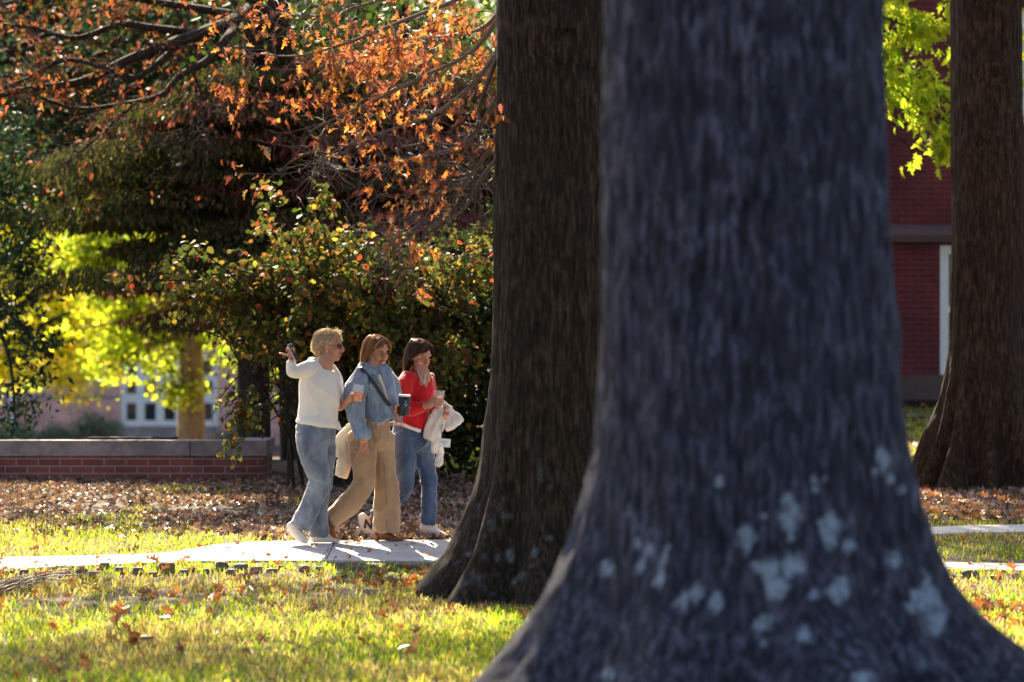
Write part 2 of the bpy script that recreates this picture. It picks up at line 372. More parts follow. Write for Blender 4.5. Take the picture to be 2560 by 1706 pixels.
MIDR = [(1527, 0), (1522, 435), (1530, 760), (1545, 980), (1556, 1088), (1572, 1197), (1592, 1251), (1612, 1306), (1640, 1360), (1680, 1414), (1710, 1447), (1745, 1475), (1780, 1505)]
RGL = [(2380, 0), (2380, 435), (2380, 650), (2377, 870), (2366, 925), (2356, 980), (2339, 1034), (2307, 1088), (2290, 1142), (2272, 1180), (2255, 1215)]
RGR = [(2552, 0), (2556, 435), (2560, 650), (2568, 870), (2578, 925), (2590, 980), (2608, 1034), (2630, 1088), (2660, 1142), (2690, 1180), (2715, 1215)]
def far_crown(parent, blobs, n_cl, per, size, pal, wts, mat, tmpl=LEAF, spread=.5, seed=1, droop=-.3, twig_from=None, name='crown', jit=.22, gap=0, flat=.6):
    """leaf clumps scattered through several ellipsoids; returns clump centres"""
    rng = np.random.RandomState(seed); cs = []; rr = []
    vol = np.array([bx[3] * bx[5] for bx in blobs]); vol = vol / vol.sum()
    for (bx, vv) in zip(blobs, vol):
        k = max(3, int(n_cl * vv)); d = rng.normal(size=(k, 3)); d /= np.linalg.norm(d, axis=1, keepdims=True)
        rad = rng.rand(k, 1) ** .45
        cs.append(np.array(bx[:3]) + d * rad * np.array(bx[3:6]))
    cs = np.concatenate(cs)
    if gap: cs = cs[fbm(cs * .9, seed + 40, 2) > gap]
    N = len(cs) * per; idx = np.repeat(np.arange(len(cs)), per)
    csz = (.6 + .8 * rng.rand(len(cs)))[idx][:, None]
    pos = cs[idx] + rng.normal(size=(N, 3)) * np.array([spread, spread, spread * flat]) * csz
    d = rng.normal(size=(N, 3)); d[:, 2] += droop * 2
    C = palette(pal, wts, N, jit, rng) * (.8 + .4 * rng.rand(len(cs)))[idx][:, None]
    sz = size * (.6 + .8 * rng.rand(N))
    o = leaves_obj(name, tmpl, pos, d, sz, C, mat, parent, rng=rng)
    return cs
def limbs(name, parent, start, cs, k, r0, mat, seed=3, sag=.1):
    rng = np.random.RandomState(seed); P = []
    for c_ in cs[rng.choice(len(cs), min(k, len(cs)), replace=False)]:
        s0 = np.array(start) + np.array([0, 0, -rng.rand() * 1.2]); L = np.linalg.norm(c_ - s0)
        mid1 = s0 + (c_ - s0) * .35 + rng.normal(size=3) * L * .06 + np.array([0, 0, L * sag]); mid2 = s0 + (c_ - s0) * .7 + rng.normal(size=3) * L * .05 + np.array([0, 0, L * sag * .6])
        pts = cat_rom([s0, mid1, mid2, c_], 6); P.append((pts, np.linspace(r0, r0 * .12, len(pts))))
    return link(name, tubes_mesh(name, P, 6), mat, parent)

ORANGE = [(.50, .165, .045), (.37, .105, .055), (.58, .24, .06), (.28, .09, .07), (.34, .20, .07)]
GREEN = [(.028, .055, .012), (.045, .08, .015), (.018, .038, .016), (.09, .11, .02)]
LIME = [(.42, .50, .04), (.55, .58, .05), (.28, .38, .03), (.08, .13, .02)]
YELL = [(.80, .62, .05), (.85, .70, .07), (.62, .60, .05), (.30, .34, .04), (.80, .50, .05)]

# --- big foreground oak
YB = 13.3
big = root('oak_tree', (.96 * 1, YB, gz(1, YB)), 'huge grey oak trunk, tinted skylight blue, with pale lichen patches, nearest of all', 'tree')
sp = [(1965, 1290, 34), (1905, 1300, 14), (2085, 1310, 32), (1870, 1350, 26), (1625, 1380, 30), (1600, 1415, 24), (1515, 1425, 18), (1915, 1410, 30), (1985, 1415, 28), (2075, 1350, 18), (2120, 1370, 18),
      (2095, 1470, 28), (1950, 1475, 28), (1975, 1340, 16), (1705, 1485, 24), (1740, 1490, 24), (1785, 1510, 20), (1800, 1210, 15), (1570, 1270, 15), (2040, 1215, 14), (2210, 1145, 20), (2200, 1180, 16), (2230, 1190, 14),
      (2320, 1500, 46), (2340, 1560, 26), (1910, 1560, 20), (1908, 1610, 14), (1665, 1390, 20), (2035, 1490, 12), (2230, 1400, 22), (1530, 1680, 20), (2150, 1700, 24), (2010, 1590, 14), (1690, 1510, 12), (2060, 1202, 10), (2255, 1225, 12), (1650, 1450, 16)]
me, cxb = trunk_mesh('trunk', YB, BIGL, BIGR, 13.0, gz(1, YB) - .25, [(180, 1, .42), (0, 1, .40), (-70, .55, .34), (-118, .3, .3), (-35, .45, .2), (60, .8, .4), (120, .8, .4)], 11, sp, 420, 460, .021, 22., 1., [(1925, 360, 40, .02), (1900, 250, 55, .012), (1700, 640, 60, .012)])
link('trunk', me, M['bark_big'], big)
cs = far_crown(big, [(cxb, YB - 1, 13.2, 6.5, 6, 3.4), (cxb - 4, YB - 4, 12, 4, 4, 2.4), (cxb + 5, YB - 4, 12, 4, 4, 2.6)], 300, 46, .2, GREEN + ORANGE, [5, 5, 4, 3, 1, 1, 1, 1, 1], M['leafdark'], seed=2, spread=.6)
limbs('branch', big, (cxb, YB, 11), cs, 14, .16, M['bark_big'])
# --- middle oak
YM = 21.6
mid = root('oak_tree', ((1384 - 1280) * YM / F, YM, gz(.3, YM)), 'dark brown oak trunk right behind the women with orange leaved twigs on its left', 'tree')
spm = [(1168, 1385, 10), (1275, 1390, 13), (1335, 1385, 12), (1300, 1440, 12), (1225, 1325, 8), (1285, 1455, 8), (1370, 1345, 8), (1245, 1395, 5)]
me, cxm = trunk_mesh('trunk', YM, MIDL, MIDR, 13.5, gz(.3, YM) - .2, [(180, 1, .5), (0, 1, .5), (-62, .75, .25), (-100, .55, .2), (-140, .8, .24), (60, .8, .4), (120, .8, .4)], 31, spm, 360, 460, .012, 30., .3, [(1390, 110, 75, .025), (1460, 180, 40, .015), (1330, 480, 45, .012), (1290, 600, 40, .01)])
link('trunk', me, M['bark_mid'], mid)
cs = far_crown(mid, [(cxm, YM, 13.0, 5.2, 4.6, 3.0), (cxm + 3, YM + 1, 12, 4, 4, 2.4), (-1.6, 23.5, 10.7, 2.4, 1.5, 1.7)], 290, 48, .17, GREEN + ORANGE, [4, 4, 3, 3, 2, 2, 2, 1, 1], M['leaf'], seed=5, spread=.55)  # last blob is added out of view to keep sun off the big trunk
limbs('branch', mid, (cxm, YM, 11), cs, 12, .13, M['bark_mid'])
# --- right oak
YR = 29.4
rt = root('oak_tree', ((2466 - 1280) * YR / F, YR, gz(4.4, YR)), 'brown oak trunk with spreading roots at the right edge before the brick building', 'tree')
me, cxr = trunk_mesh('trunk', YR, RGL, RGR, 13.0, gz(4.4, YR) - .2, [(180, 1, .36), (0, 1, .4), (-62, .7, .17), (-95, .6, .15), (-128, .9, .18), (-150, .8, .14), (60, .8, .4)], 51, [], 320, 420, .012, 30., .1, [(2475, 190, 42, .03), (2440, 365, 45, .03), (2430, 625, 30, .02), (2470, 20, 30, .02), (2500, 470, 25, .015)])
link('trunk', me, M['bark_right'], rt)
cs = far_crown(rt, [(cxr + 1, YR, 12.5, 5.0, 4.5, 2.8), (cxr + 3, YR - 3, 11.5, 3, 3, 2.2)], 230, 44, .17, GREEN + LIME + ORANGE, [3, 3, 3, 2, 1, 1, 1, 1, 1, 1, 1, 1, 1], M['leaf'], seed=8, spread=.55)
limbs('branch', rt, (cxr, YR, 10.5), cs, 12, .12, M['bark_right'])

# ================================================================ twiggy traced branches
def px_path(L, n=6):
    P = cat_rom(np.array([[*W(a, b_, Y)] for (a, b_, Y) in L]), n); return P
def twiggy(P, rng, n1, L1, n2, droop=-.12, spread=.9, r=.006):
    """side twigs of a path, returns tubes and leaf seats"""
    tubes = []; seats = []
    def walk(s, d, L, rad, steps=6):
        pts = [s]; 
        for k in range(steps):
            d = d + rng.normal(size=3) * .22 + np.array([0, 0, droop * .35]); d = d / np.linalg.norm(d); pts.append(pts[-1] + d * L / steps)
        pts = np.array(pts); tubes.append((pts, np.linspace(rad, rad * .35, len(pts)))); return pts
    T = np.gradient(P, axis=0); T /= np.linalg.norm(T, axis=1, keepdims=True) + 1e-9
    for k in range(n1):
        i = rng.randint(len(P) // 5, len(P)); d = T[i] * .8 + rng.normal(size=3) * spread * np.array([.55, .8, .55])
        a = walk(P[i], d / np.linalg.norm(d), L1 * (.4 + .8 * rng.rand()), r)
        seats += [(a[q], a[q] - a[q - 1]) for q in (3, 4, 5, 6)]
        for kk in range(n2):
            q = rng.randint(1, len(a)); dd = (a[q] - a[q - 1]); dd = dd / np.linalg.norm(dd) + rng.normal(size=3) * .7
            b_ = walk(a[q], dd / np.linalg.norm(dd), L1 * .45 * (.4 + .8 * rng.rand()), r * .55, 4)
            seats += [(b_[q2], b_[q2] - b_[q2 - 1]) for q2 in (2, 3, 4)]
    return tubes, seats
def leafy(parent, name, seats, rng, per, size, pal, wts, mat, tmpl=OAK, keep=1., jit=.2, dens=None, droop=-.5, sp=.04):
    S = np.array([s for s, d in seats]); D = np.array([d / (np.linalg.norm(d) + 1e-9) for s, d in seats])
    if dens is not None: k = rng.rand(len(S)) < dens(S); S = S[k]; D = D[k]
    elif keep < 1: k = rng.rand(len(S)) < keep; S = S[k]; D = D[k]
    S = np.repeat(S, per, 0) + rng.normal(size=(len(S) * per, 3)) * sp; D = np.repeat(D, per, 0)
    d = D * .7 + rng.normal(size=D.shape) * .6 + np.array([0, 0, droop])
    C = palette(pal, wts, len(S), jit, rng)
    return leaves_obj(name, tmpl, S, d, size * (.65 + .6 * rng.rand(len(S))), C, mat, parent, rng=rng, upbias=.8)

rng = np.random.RandomState(21)
MB_ = [[(1300, -120, 21.6), (1180, -20, 22.4), (1000, 55, 23), (860, 110, 23.4), (740, 140, 23.7), (620, 132, 24)],
       [(1290, -30, 21.6), (1190, 120, 22.3), (1060, 190, 22.8), (940, 250, 23.2), (850, 290, 23.5), (770, 330, 23.7)],
       [(1290, 60, 21.6), (1200, 190, 22), (1110, 270, 22.4), (1020, 310, 22.8), (900, 350, 23), (800, 395, 23.2)],
       [(1290, 150, 21.6), (1210, 300, 22), (1140, 370, 22.3), (1030, 395, 22.5), (960, 415, 22.6), (850, 425, 22.8)],
       [(1300, 200, 21.6), (1225, 370, 21.9), (1150, 460, 22.2), (1050, 500, 22.4), (960, 560, 22.5)],
       [(1300, 330, 21.6), (1215, 430, 21.9), (1160, 520, 22), (1090, 560, 22.2), (1000, 590, 22.3)],
       [(1310, -150, 21.6), (1150, -60, 23), (950, 0, 24), (800, 40, 24.4), (680, 30, 24.7)],
       [(1300, -60, 21.6), (1220, 60, 22.6), (1120, 90, 23.6), (1020, 100, 24.4), (930, 160, 25)],
       [(1250, 120, 21.7), (1200, 260, 21.8), (1190, 330, 22), (1120, 440, 22.3)]]
tb = []; seats = []
for L in MB_:
    P = px_path(L, 8); tb.append((P, np.linspace(.022, .004, len(P))))
    t_, s_ = twiggy(P, rng, 30, .60, 4, r=.0042); tb += t_; seats += s_
link('twigs', tubes_mesh('twigs', tb, 5), M['twig'], mid)
def dens(S):
    px = 1280 + S[:, 0] * F / S[:, 1]; py = 853 - (S[:, 2] - CZ) * F / S[:, 1]
    a = np.clip(1.05 - (px - 950) / 420, .12, 1) * np.clip(1.25 - py / 520, .12, 1)
    a = np.maximum(a, np.clip(1.2 - py / 260, 0, .9))
    return a * .37 * np.clip((fbm(S * 3.0, 77, 2) - .44) * 6, .04, 1)
leafy(mid, 'orange_leaves', seats, rng, 4, .072, ORANGE + [(.30, .16, .08)], [5, 4, 3, 4, 1, 3], M['leaf'], OAKC, dens=dens)

# --- tree with the heavy dark limbs at upper left
YL = 31.5
lt = root('oak_tree', (-2.3, YL + 3, gz(-2.3, YL + 3)), 'russet leaved tree with heavy dark limbs sweeping across the upper left', 'tree')
rng = np.random.RandomState(22)
LB = [[(690, 60, 36.3), (640, 20, 34.3), (560, 62, 32.7), (470, 95, 32.1), (400, 120, 31.8), (320, 150, 31.7), (200, 205, 31.6), (60, 225, 31.3), (-80, 260, 31.3)],
      [(590, 60, 33.3), (570, 90, 32.3), (520, 150, 32.1), (450, 190, 31.9), (400, 240, 31.7), (300, 262, 31.6), (190, 272, 31.5), (90, 240, 31.3)],
      [(500, 85, 32.3), (380, 70, 32.0), (300, 62, 31.8), (190, 95, 31.7), (80, 70, 31.6), (-60, 55, 31.5)],
      [(460, 100, 32.3), (350, 190, 31.5), (290, 180, 31.3), (170, 150, 31.3), (60, 200, 31.3), (-40, 235, 31.3)],
      [(330, 265, 31.6), (270, 320, 31.4), (200, 380, 31.3)], [(600, 40, 33.3), (420, 10, 32.3), (200, -20, 31.7), (0, 10, 31.3)],
      [(480, 175, 31.9), (510, 260, 31.7), (505, 330, 31.6)]]
P = cat_rom([[-2.3, YL + 3, gz(-2.3, YL + 3) - .2], [-2.35, YL + 3, 3.5], [-2.3, YL + 2.7, 5.2], [-2.45, YL + 2, 6.4], [-2.2, YL + 2, 9.5]], 8)
link('trunk', tubes_mesh('trunk', [(P, np.linspace(.2, .10, len(P)))], 14), M['bark_dark'], lt)
tb = []; seats = []
for k, L in enumerate(LB):
    P = px_path(L, 8); r0 = [.085, .05, .045, .035, .02, .05, .018][k]; tb.append((P, np.linspace(r0, r0 * .3, len(P))))
    t_, s_ = twiggy(P, rng, 36, .75, 3, r=.005); tb += t_; seats += s_
link('branch', tubes_mesh('branch', tb, 6), M['bark_dark'], lt)
leafy(lt, 'crown', seats, rng, 4, .068, [(.30, .075, .035), (.17, .055, .045), (.40, .12, .035), (.12, .09, .03), (.11, .055, .04)], [4, 4, 2, 3, 3], M['leaf'], OAKC,
      dens=lambda S: (.23 * sstep(4.4, 6.0, S[:, 2]) + .04) * np.clip((fbm(S * 2.2, 78, 2) - .38) * 5, .1, 1))
cs = far_crown(lt, [(-4.4, 26.5, 7.45, 2.7, .5, .38), (-3.0, 30, 7.9, 1.3, .4, .22), (-4.9, 30.2, 8.0, 1.2, .4, .2)], 170, 36, .13, ORANGE + GREEN, [2, 2, 1, 2, 1, 2, 1, 1, 1], M['leaf'], seed=9, name='added_shade_crown')  # unseen leaf blobs added above the view to cast shade bands on the lawn

# --- lime leaved branch at upper right, its trunk behind the big oak
YG = 33.
gt = root('oak_tree', (2.6, YG + .6, gz(2.6, YG + .6)), 'oak with sunlit lime green leaves hanging before the red brick building', 'tree')
P = cat_rom([[2.6, YG + .6, gz(2.6, YG) - .2], [2.6, YG + .6, 4], [2.75, YG + .4, 7], [3, YG, 9]], 6)
link('trunk', tubes_mesh('trunk', [(P, np.linspace(.17, .08, len(P)))], 12), M['bark_dark'], gt)
rng = np.random.RandomState(23)
GB = [[(1960, -60, 33.5), (2100, 0, 33.2), (2200, 40, 33), (2300, 80, 33), (2400, 130, 33), (2480, 150, 33)], [(1960, 100, 33.5), (2120, 180, 33.2), (2220, 215, 33), (2300, 270, 33), (2380, 310, 33), (2440, 330, 33)],
      [(1960, 0, 33.5), (2100, 90, 33.2), (2190, 130, 33), (2290, 190, 33), (2370, 250, 33)], [(2240, 290, 33), (2310, 345, 33), (2390, 355, 33), (2440, 370, 33)],
      [(2000, -150, 33.5), (2150, -70, 33), (2300, -30, 32.8), (2450, -10, 32.8)], [(2250, 345, 33), (2270, 365, 33), (2275, 380, 33)]]
tb = []; seats = []
for k, L in enumerate(GB):
    P = px_path(L, 7); tb.append((P, np.linspace(.016, .004, len(P)))); t_, s_ = twiggy(P, rng, [30, 30, 24, 8, 24, 3][k], .5 if k != 3 else .28, 3, r=.004, droop=-.2, spread=.7); tb += t_; seats += s_
link('branch', tubes_mesh('branch', tb, 5), M['bark_dark'], gt)
def densg(S):
    px = 1280 + S[:, 0] * F / S[:, 1]; py = 853 - (S[:, 2] - CZ) * F / S[:, 1]
    low = np.interp(px, [2190, 2240, 2260, 2330, 2400, 2500], [340, 330, 410, 420, 390, 380])
    gapz = np.exp(-(((px - 2330) / 60) ** 2 + ((py - 140) / 45) ** 2))
    return np.where(py < low, .85, .0) * (1 - .95 * gapz) * np.clip((fbm(S * 3.5, 99, 2) - .28) * 6, .2, 1)
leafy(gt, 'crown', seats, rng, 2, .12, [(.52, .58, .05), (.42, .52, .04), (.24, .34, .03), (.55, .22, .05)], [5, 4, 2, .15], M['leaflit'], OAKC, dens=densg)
far_crown(gt, [(2.4, 37, 11.0, 3.0, 1.2, 1.3)], 250, 40, .15, GREEN + LIME, [2, 2, 1, 1, 2, 2, 2, 1], M['leaf'], seed=19, name='added_shade_crown')  # unseen crown added high up to shade the right-hand paths and litter
# ================================================================ background vegetation
def simple_tree(name, label, group, X, Y, trunk_h, tr, blobs, n_cl, per, size, pal, wts, mat, tmpl, seed, spread=.5, bark_=None, nl=10, gap=0, droop=-.3, lean=0, cat='tree', jit=.22):
    zb = gz(X, Y); t = root(name, (X, Y, zb), label, cat, group)
    P = cat_rom([[X, Y, zb - .2], [X + lean * .3, Y, zb + trunk_h * .4], [X + lean, Y, zb + trunk_h], [X + lean * 1.2, Y, zb + trunk_h * 1.5]], 8)
    link('trunk', tubes_mesh('trunk', [(P, np.linspace(tr * 1.15, tr * .55, len(P)))], 12), bark_ or M['bark_dark'], t)
    cs = far_crown(t, blobs, n_cl, per, size, pal, wts, mat, tmpl, spread, seed, droop, gap=gap, jit=jit)
    limbs('branch', t, (X + lean, Y, zb + trunk_h * 1.1), cs, nl, tr * .35, bark_ or M['bark_dark'], seed)
    return t
# far backdrop row
G1 = 'distant trees closing the view'
for k, (X, Y, rz, pal, wts, lab) in enumerate([
    (-15.5, 92, 7.5, GREEN + YELL, [3, 4, 2, 4, 1, 1, 1, 1, 0], 'distant green tree at the far left of the backdrop'),
    (-9.5, 97, 7.5, GREEN + LIME, [3, 4, 2, 3, 1, 1, 2, 2], 'distant tree behind the gable house, left of centre'),
    (-4.0, 90, 7.8, GREEN + LIME, [3, 3, 2, 3, 2, 2, 3, 2], 'distant light green tree behind the short haired woman'),
    (1.5, 95, 7.5, GREEN + LIME, [3, 4, 2, 3, 1, 1, 2, 2], 'distant tree hidden mostly behind the middle oak'),
    (8.0, 92, 7.5, GREEN, [3, 4, 2, 3], 'distant dark tree beyond the brick building')]):
    zb = gz(X, Y)
    simple_tree('tree', lab, G1, X, Y, 4, .3, [(X, Y, 8.2, 3.9, 3, rz * .9), (X + 1.2, Y, 4.5, 3.6, 2.6, 3.6), (X - 1.4, Y, 11.5, 3, 2.6, 3)], 230, 62, .24, pal, wts, M['leaf'], LEAF, 60 + k, .6, nl=8, gap=.30)
# lit yellow maple at left, tan trunk lime tree, dark trunk
simple_tree('maple_tree', 'glowing yellow maple at far left in front of the pink brick house', None, -10.6, 57, 2.2, .2,
            [(-7.6, 57, 2.9, 1.2, .35, .8), (-8.6, 57.3, 3.0, 1.0, .35, .9), (-8.0, 57, 4.2, 1.6, .4, 1.0), (-6.4, 56.5, 4.3, 1.1, .35, 1.0), (-9.2, 57.3, 5.4, 1.6, .4, 1.2), (-6.9, 57, 5.6, 1.4, .4, .9), (-7.9, 56, 2.1, .7, .3, .25), (-9.0, 57.2, 2.6, .8, .3, .5)], 430, 46, .092, YELL + LIME, [3, 3, 3, 2, 1, 2, 3, 2, .5], M['leaflit'], MAPLE, 71, .24, gap=.2, nl=14)
simple_tree('maple_tree', 'lime green tree with a pale tan trunk standing behind the low wall', None, (478 - 1280) * 50 / F, 50, 2.6, .225,
            [(-5.65, 50, 3.05, 1.2, .35, .65), (-5.5, 50, 4.0, 1.3, .4, .9), (-6.2, 50, 2.5, .4, .2, .3), (-4.0, 50, 2.8, .65, .3, .65), (-6.4, 50, 4.2, .9, .3, .8), (-5.2, 49.6, 2.1, .55, .2, .22)], 190, 46, .088, LIME + YELL[:1], [4, 4, 4, 2, .6], M['leaflit'], MAPLE, 72, .2, bark_=M['bark_tan'], nl=16, gap=.2)
simple_tree('tree', 'dark green tree filling the left side above the yellow maple', None, -9.4, 46, 3, .25,
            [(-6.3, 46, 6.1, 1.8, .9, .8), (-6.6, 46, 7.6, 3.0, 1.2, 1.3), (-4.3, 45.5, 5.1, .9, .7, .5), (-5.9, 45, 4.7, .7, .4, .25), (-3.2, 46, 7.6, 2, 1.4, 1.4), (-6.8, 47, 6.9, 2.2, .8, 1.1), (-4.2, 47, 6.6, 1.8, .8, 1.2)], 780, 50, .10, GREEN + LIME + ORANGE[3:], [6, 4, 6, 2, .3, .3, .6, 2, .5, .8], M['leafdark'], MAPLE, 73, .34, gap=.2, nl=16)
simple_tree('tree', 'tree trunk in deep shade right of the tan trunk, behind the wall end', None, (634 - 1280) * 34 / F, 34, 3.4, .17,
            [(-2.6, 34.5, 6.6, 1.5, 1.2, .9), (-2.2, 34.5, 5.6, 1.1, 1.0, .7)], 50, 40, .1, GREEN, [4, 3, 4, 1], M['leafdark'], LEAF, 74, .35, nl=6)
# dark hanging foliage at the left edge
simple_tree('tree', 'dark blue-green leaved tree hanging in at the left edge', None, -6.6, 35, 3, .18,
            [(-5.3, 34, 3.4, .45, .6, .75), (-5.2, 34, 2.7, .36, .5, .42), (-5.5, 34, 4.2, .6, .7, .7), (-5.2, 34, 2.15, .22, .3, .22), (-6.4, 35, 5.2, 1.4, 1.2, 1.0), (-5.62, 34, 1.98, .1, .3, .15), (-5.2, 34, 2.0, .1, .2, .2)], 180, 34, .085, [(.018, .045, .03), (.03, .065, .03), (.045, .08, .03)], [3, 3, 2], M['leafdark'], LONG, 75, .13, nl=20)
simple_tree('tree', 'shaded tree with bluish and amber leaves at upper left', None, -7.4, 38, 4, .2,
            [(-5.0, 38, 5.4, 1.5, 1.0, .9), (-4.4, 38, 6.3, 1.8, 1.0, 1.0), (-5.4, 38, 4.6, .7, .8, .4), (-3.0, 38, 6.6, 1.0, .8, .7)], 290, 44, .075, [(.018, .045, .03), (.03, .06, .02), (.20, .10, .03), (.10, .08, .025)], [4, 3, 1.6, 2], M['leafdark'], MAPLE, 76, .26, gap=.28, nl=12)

# --- dogwood with layered drooping foliage
rng = np.random.RandomState(31)
YD = 35.
dw = root('dogwood_tree', (-1.2, YD + 1, gz(-1.2, YD + 1)), 'wide dark dogwood with layers of drooping green and maroon leaves behind the shrub', 'tree')
pads = []
layers = [(300, 560, 560, 22), (470, 570, 1180, 40), (640, 470, 1150, 40), (700, 300, 1240, 26), (430, 250, 620, 14), (560, 300, 1240, 40), (360, 380, 1240, 50), (280, 480, 1240, 46), (210, 560, 1240, 36), (520, 200, 1000, 30), (150, 820, 1240, 10), (780, 560, 1240, 24), (860, 760, 1240, 16)]
for (py, x0, x1, n_) in layers:
    for k in range(n_):
        px = x0 + (x1 - x0) * rng.rand(); Y = 33.2 + 3.4 * rng.rand(); p = W(px, py + rng.normal() * 8 + 16 * math.sin(px * .011 + py), Y)
        pads.append((p.x, Y, p.z, .28 + .5 * rng.rand(), rng.rand()))
S = []; Dn = []; Cc = []; sz = []
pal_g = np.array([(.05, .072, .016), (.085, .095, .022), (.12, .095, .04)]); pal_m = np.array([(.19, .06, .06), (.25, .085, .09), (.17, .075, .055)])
for (x, y, z, r_, u) in pads:
    n_ = int(520 * r_ / .5); a = rng.rand(n_) * 6.283; rr = r_ * np.sqrt(rng.rand(n_)) * 1.25
    X = x + rr * np.cos(a) * 1.4; Yy = y + rr * np.sin(a) * .9; Z = z + .10 * (1 - (rr / r_) ** 2) * r_ * 2 + rng.normal(size=n_) * .028
    S.append(np.stack([X, Yy, Z], 1)); d = np.stack([np.cos(a) * .45, np.sin(a) * .45, -np.ones(n_) * 1.0], 1) + rng.normal(size=(n_, 3)) * .28
    Dn.append(d); mar = (fbm(np.array([[x * .8, y * .8, z * 1.1]]), 5, 2)[0] > .60) or u > .86
    pl = pal_m if mar else pal_g; Cc.append(np.clip(pl[rng.randint(0, 3, n_)] * (1 + .2 * rng.normal(size=(n_, 1))) * (.75 + .5 * u), .004, 1)); sz.append(.085 * (.7 + .5 * rng.rand(n_)))
S = np.concatenate(S)
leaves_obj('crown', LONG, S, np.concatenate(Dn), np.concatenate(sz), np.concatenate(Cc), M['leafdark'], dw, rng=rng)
P = cat_rom([[-1.2, YD + 1, gz(-1.2, YD + 1) - .2], [-1.15, YD + 1, 3.2], [-1.3, YD + .8, 5], [-1.2, YD + .6, 6.6]], 8)
link('trunk', tubes_mesh('trunk', [(P, np.linspace(.17, .07, len(P)))], 12), M['bark_dark'], dw)
tb = []
for k in rng.choice(len(pads), 150, replace=False):
    x, y, z, r_, u = pads[k]; s0 = np.array([-1.2, YD + .9, min(max(2.6, z - .7), 6)]); e = np.array([x, y, z - .04]); m_ = s0 * .5 + e * .5 + np.array([0, 0, .12])
    pts = cat_rom([s0, m_, e], 6); tb.append((pts, np.linspace(.03, .006, len(pts))))
link('branch', tubes_mesh('branch', tb, 5), M['bark_dark'], dw)
# inner foliage fill so the shade reads deep
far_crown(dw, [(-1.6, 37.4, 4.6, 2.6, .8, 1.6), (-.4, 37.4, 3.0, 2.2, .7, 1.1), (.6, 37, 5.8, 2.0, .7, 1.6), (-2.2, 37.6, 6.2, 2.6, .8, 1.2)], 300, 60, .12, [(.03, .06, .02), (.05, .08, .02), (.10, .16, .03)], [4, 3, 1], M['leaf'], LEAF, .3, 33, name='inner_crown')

# --- arching shrub in front of the dogwood
rng = np.random.RandomState(41)
YS = 28.8
sh = root('shrub', (-1.75, YS + .4, gz(-1.75, YS + .4)), 'broad arching shrub with rounded olive and russet leaves behind the three women', 'shrub')
stems = []; seats = []
bx, by, bz = -1.7, YS + .3, gz(-1.7, YS)
tips = []
for k in range(96):
    px = 340 + 900 * rng.rand() ** .62; lo_ = np.interp(px, [320, 440, 540, 640, 760, 1240], [760, 850, 800, 900, 1020, 1060]); hi_ = np.interp(px, [320, 400, 480, 640, 680, 800, 880, 1000, 1240], [720, 700, 675, 655, 590, 600, 620, 630, 600])
    py = hi_ + (lo_ - hi_) * rng.rand() ** 1.4
    tips.append((px, py, YS - .9 + 1.8 * rng.rand()))
nbase = len(tips)
tips += [(332, 655, 28.3), (345, 700, 28.4), (420, 640, 28.2), (480, 612, 28.3), (560, 1050, 28.0), (600, 1110, 28.1), (545, 1000, 28.2), (640, 1060, 28.2), (590, 1000, 28.2), (575, 1100, 28), (620, 1090, 27.9), (690, 520, 28.3), (795, 535, 28.2), (880, 600, 28.2), (760, 560, 28.6)]
keep_st = []
for kt, (px, py, Y) in enumerate(tips):
    e = np.array(W(px, py, Y)); s0 = np.array([bx + rng.normal() * .25 + (.9 * rng.rand() if px > 850 else 0), by + rng.normal() * .12, bz - .05]); L = np.linalg.norm(e - s0)
    up = .45 * L if py < 950 else .5
    m1 = s0 + (e - s0) * np.array([.12, .2, .2]) + np.array([0, 0, up * .55]); m2 = s0 + (e - s0) * np.array([.5, .6, .6]) + np.array([0, 0, up * .75 if py < 950 else 1.0]) * np.array([1, 1, .6]) + rng.normal(size=3) * .06
    pts = cat_rom([s0, m1, m2, e], 8); stems.append((pts, np.linspace(.020, .004, len(pts)))); keep_st.append(stems[-1] if kt % 5 == 0 or kt >= nbase else (pts[len(pts) // 2:], np.linspace(.010, .003, len(pts) - len(pts) // 2)))
    t_, s_ = twiggy(pts[len(pts) // 3:], rng, 12 if px > 660 else 9, .30, 3, r=.0035, spread=1.0, droop=-.22); keep_st += t_; seats += s_
def densf(S):
    px = 1280 + S[:, 0] * F / S[:, 1]; py = 853 - (S[:, 2] - CZ) * F / S[:, 1]
    hole = (px > 560) & (px < 790) & (py > 890) & (py < 1200) & ~((px < 660) & (py > 960) & (py < 1140))
    h2 = (px < 560) & (py > 800)
    low = (px < 680) & (py > 900); cl = np.clip((fbm(S * 4.0, 55, 2) - .33) * 5, .08, 1)
    return np.where(hole, .03, np.where(h2, .03, np.where(low, .4, .62))) * cl
leafy(sh, 'foliage', seats, rng, 3, .062, [(.055, .085, .018), (.10, .115, .025), (.17, .135, .035), (.19, .085, .035), (.42, .28, .04), (.45, .07, .03), (.08, .08, .03)], [5, 4, 3, 2.5, 1.4, .3, 2], M['leaf'], ROUND, dens=densf, sp=.035)
link('stems', tubes_mesh('stems', keep_st, 5), M['bark_dark'], sh)
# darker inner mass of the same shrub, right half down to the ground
far_crown(sh, [(-.35, 29.5, 3.2, 1.0, .5, .75), (-.9, 29.5, 2.4, .9, .4, .9), (-.1, 29.6, 2.1, .6, .4, .7), (-1.35, 29.6, 3.3, .8, .5, .55)], 360, 34, .06, [(.02, .035, .01), (.04, .055, .015), (.07, .07, .02)], [4, 4, 2], M['leaf'], ROUND, .13, 43, name='inner_foliage')
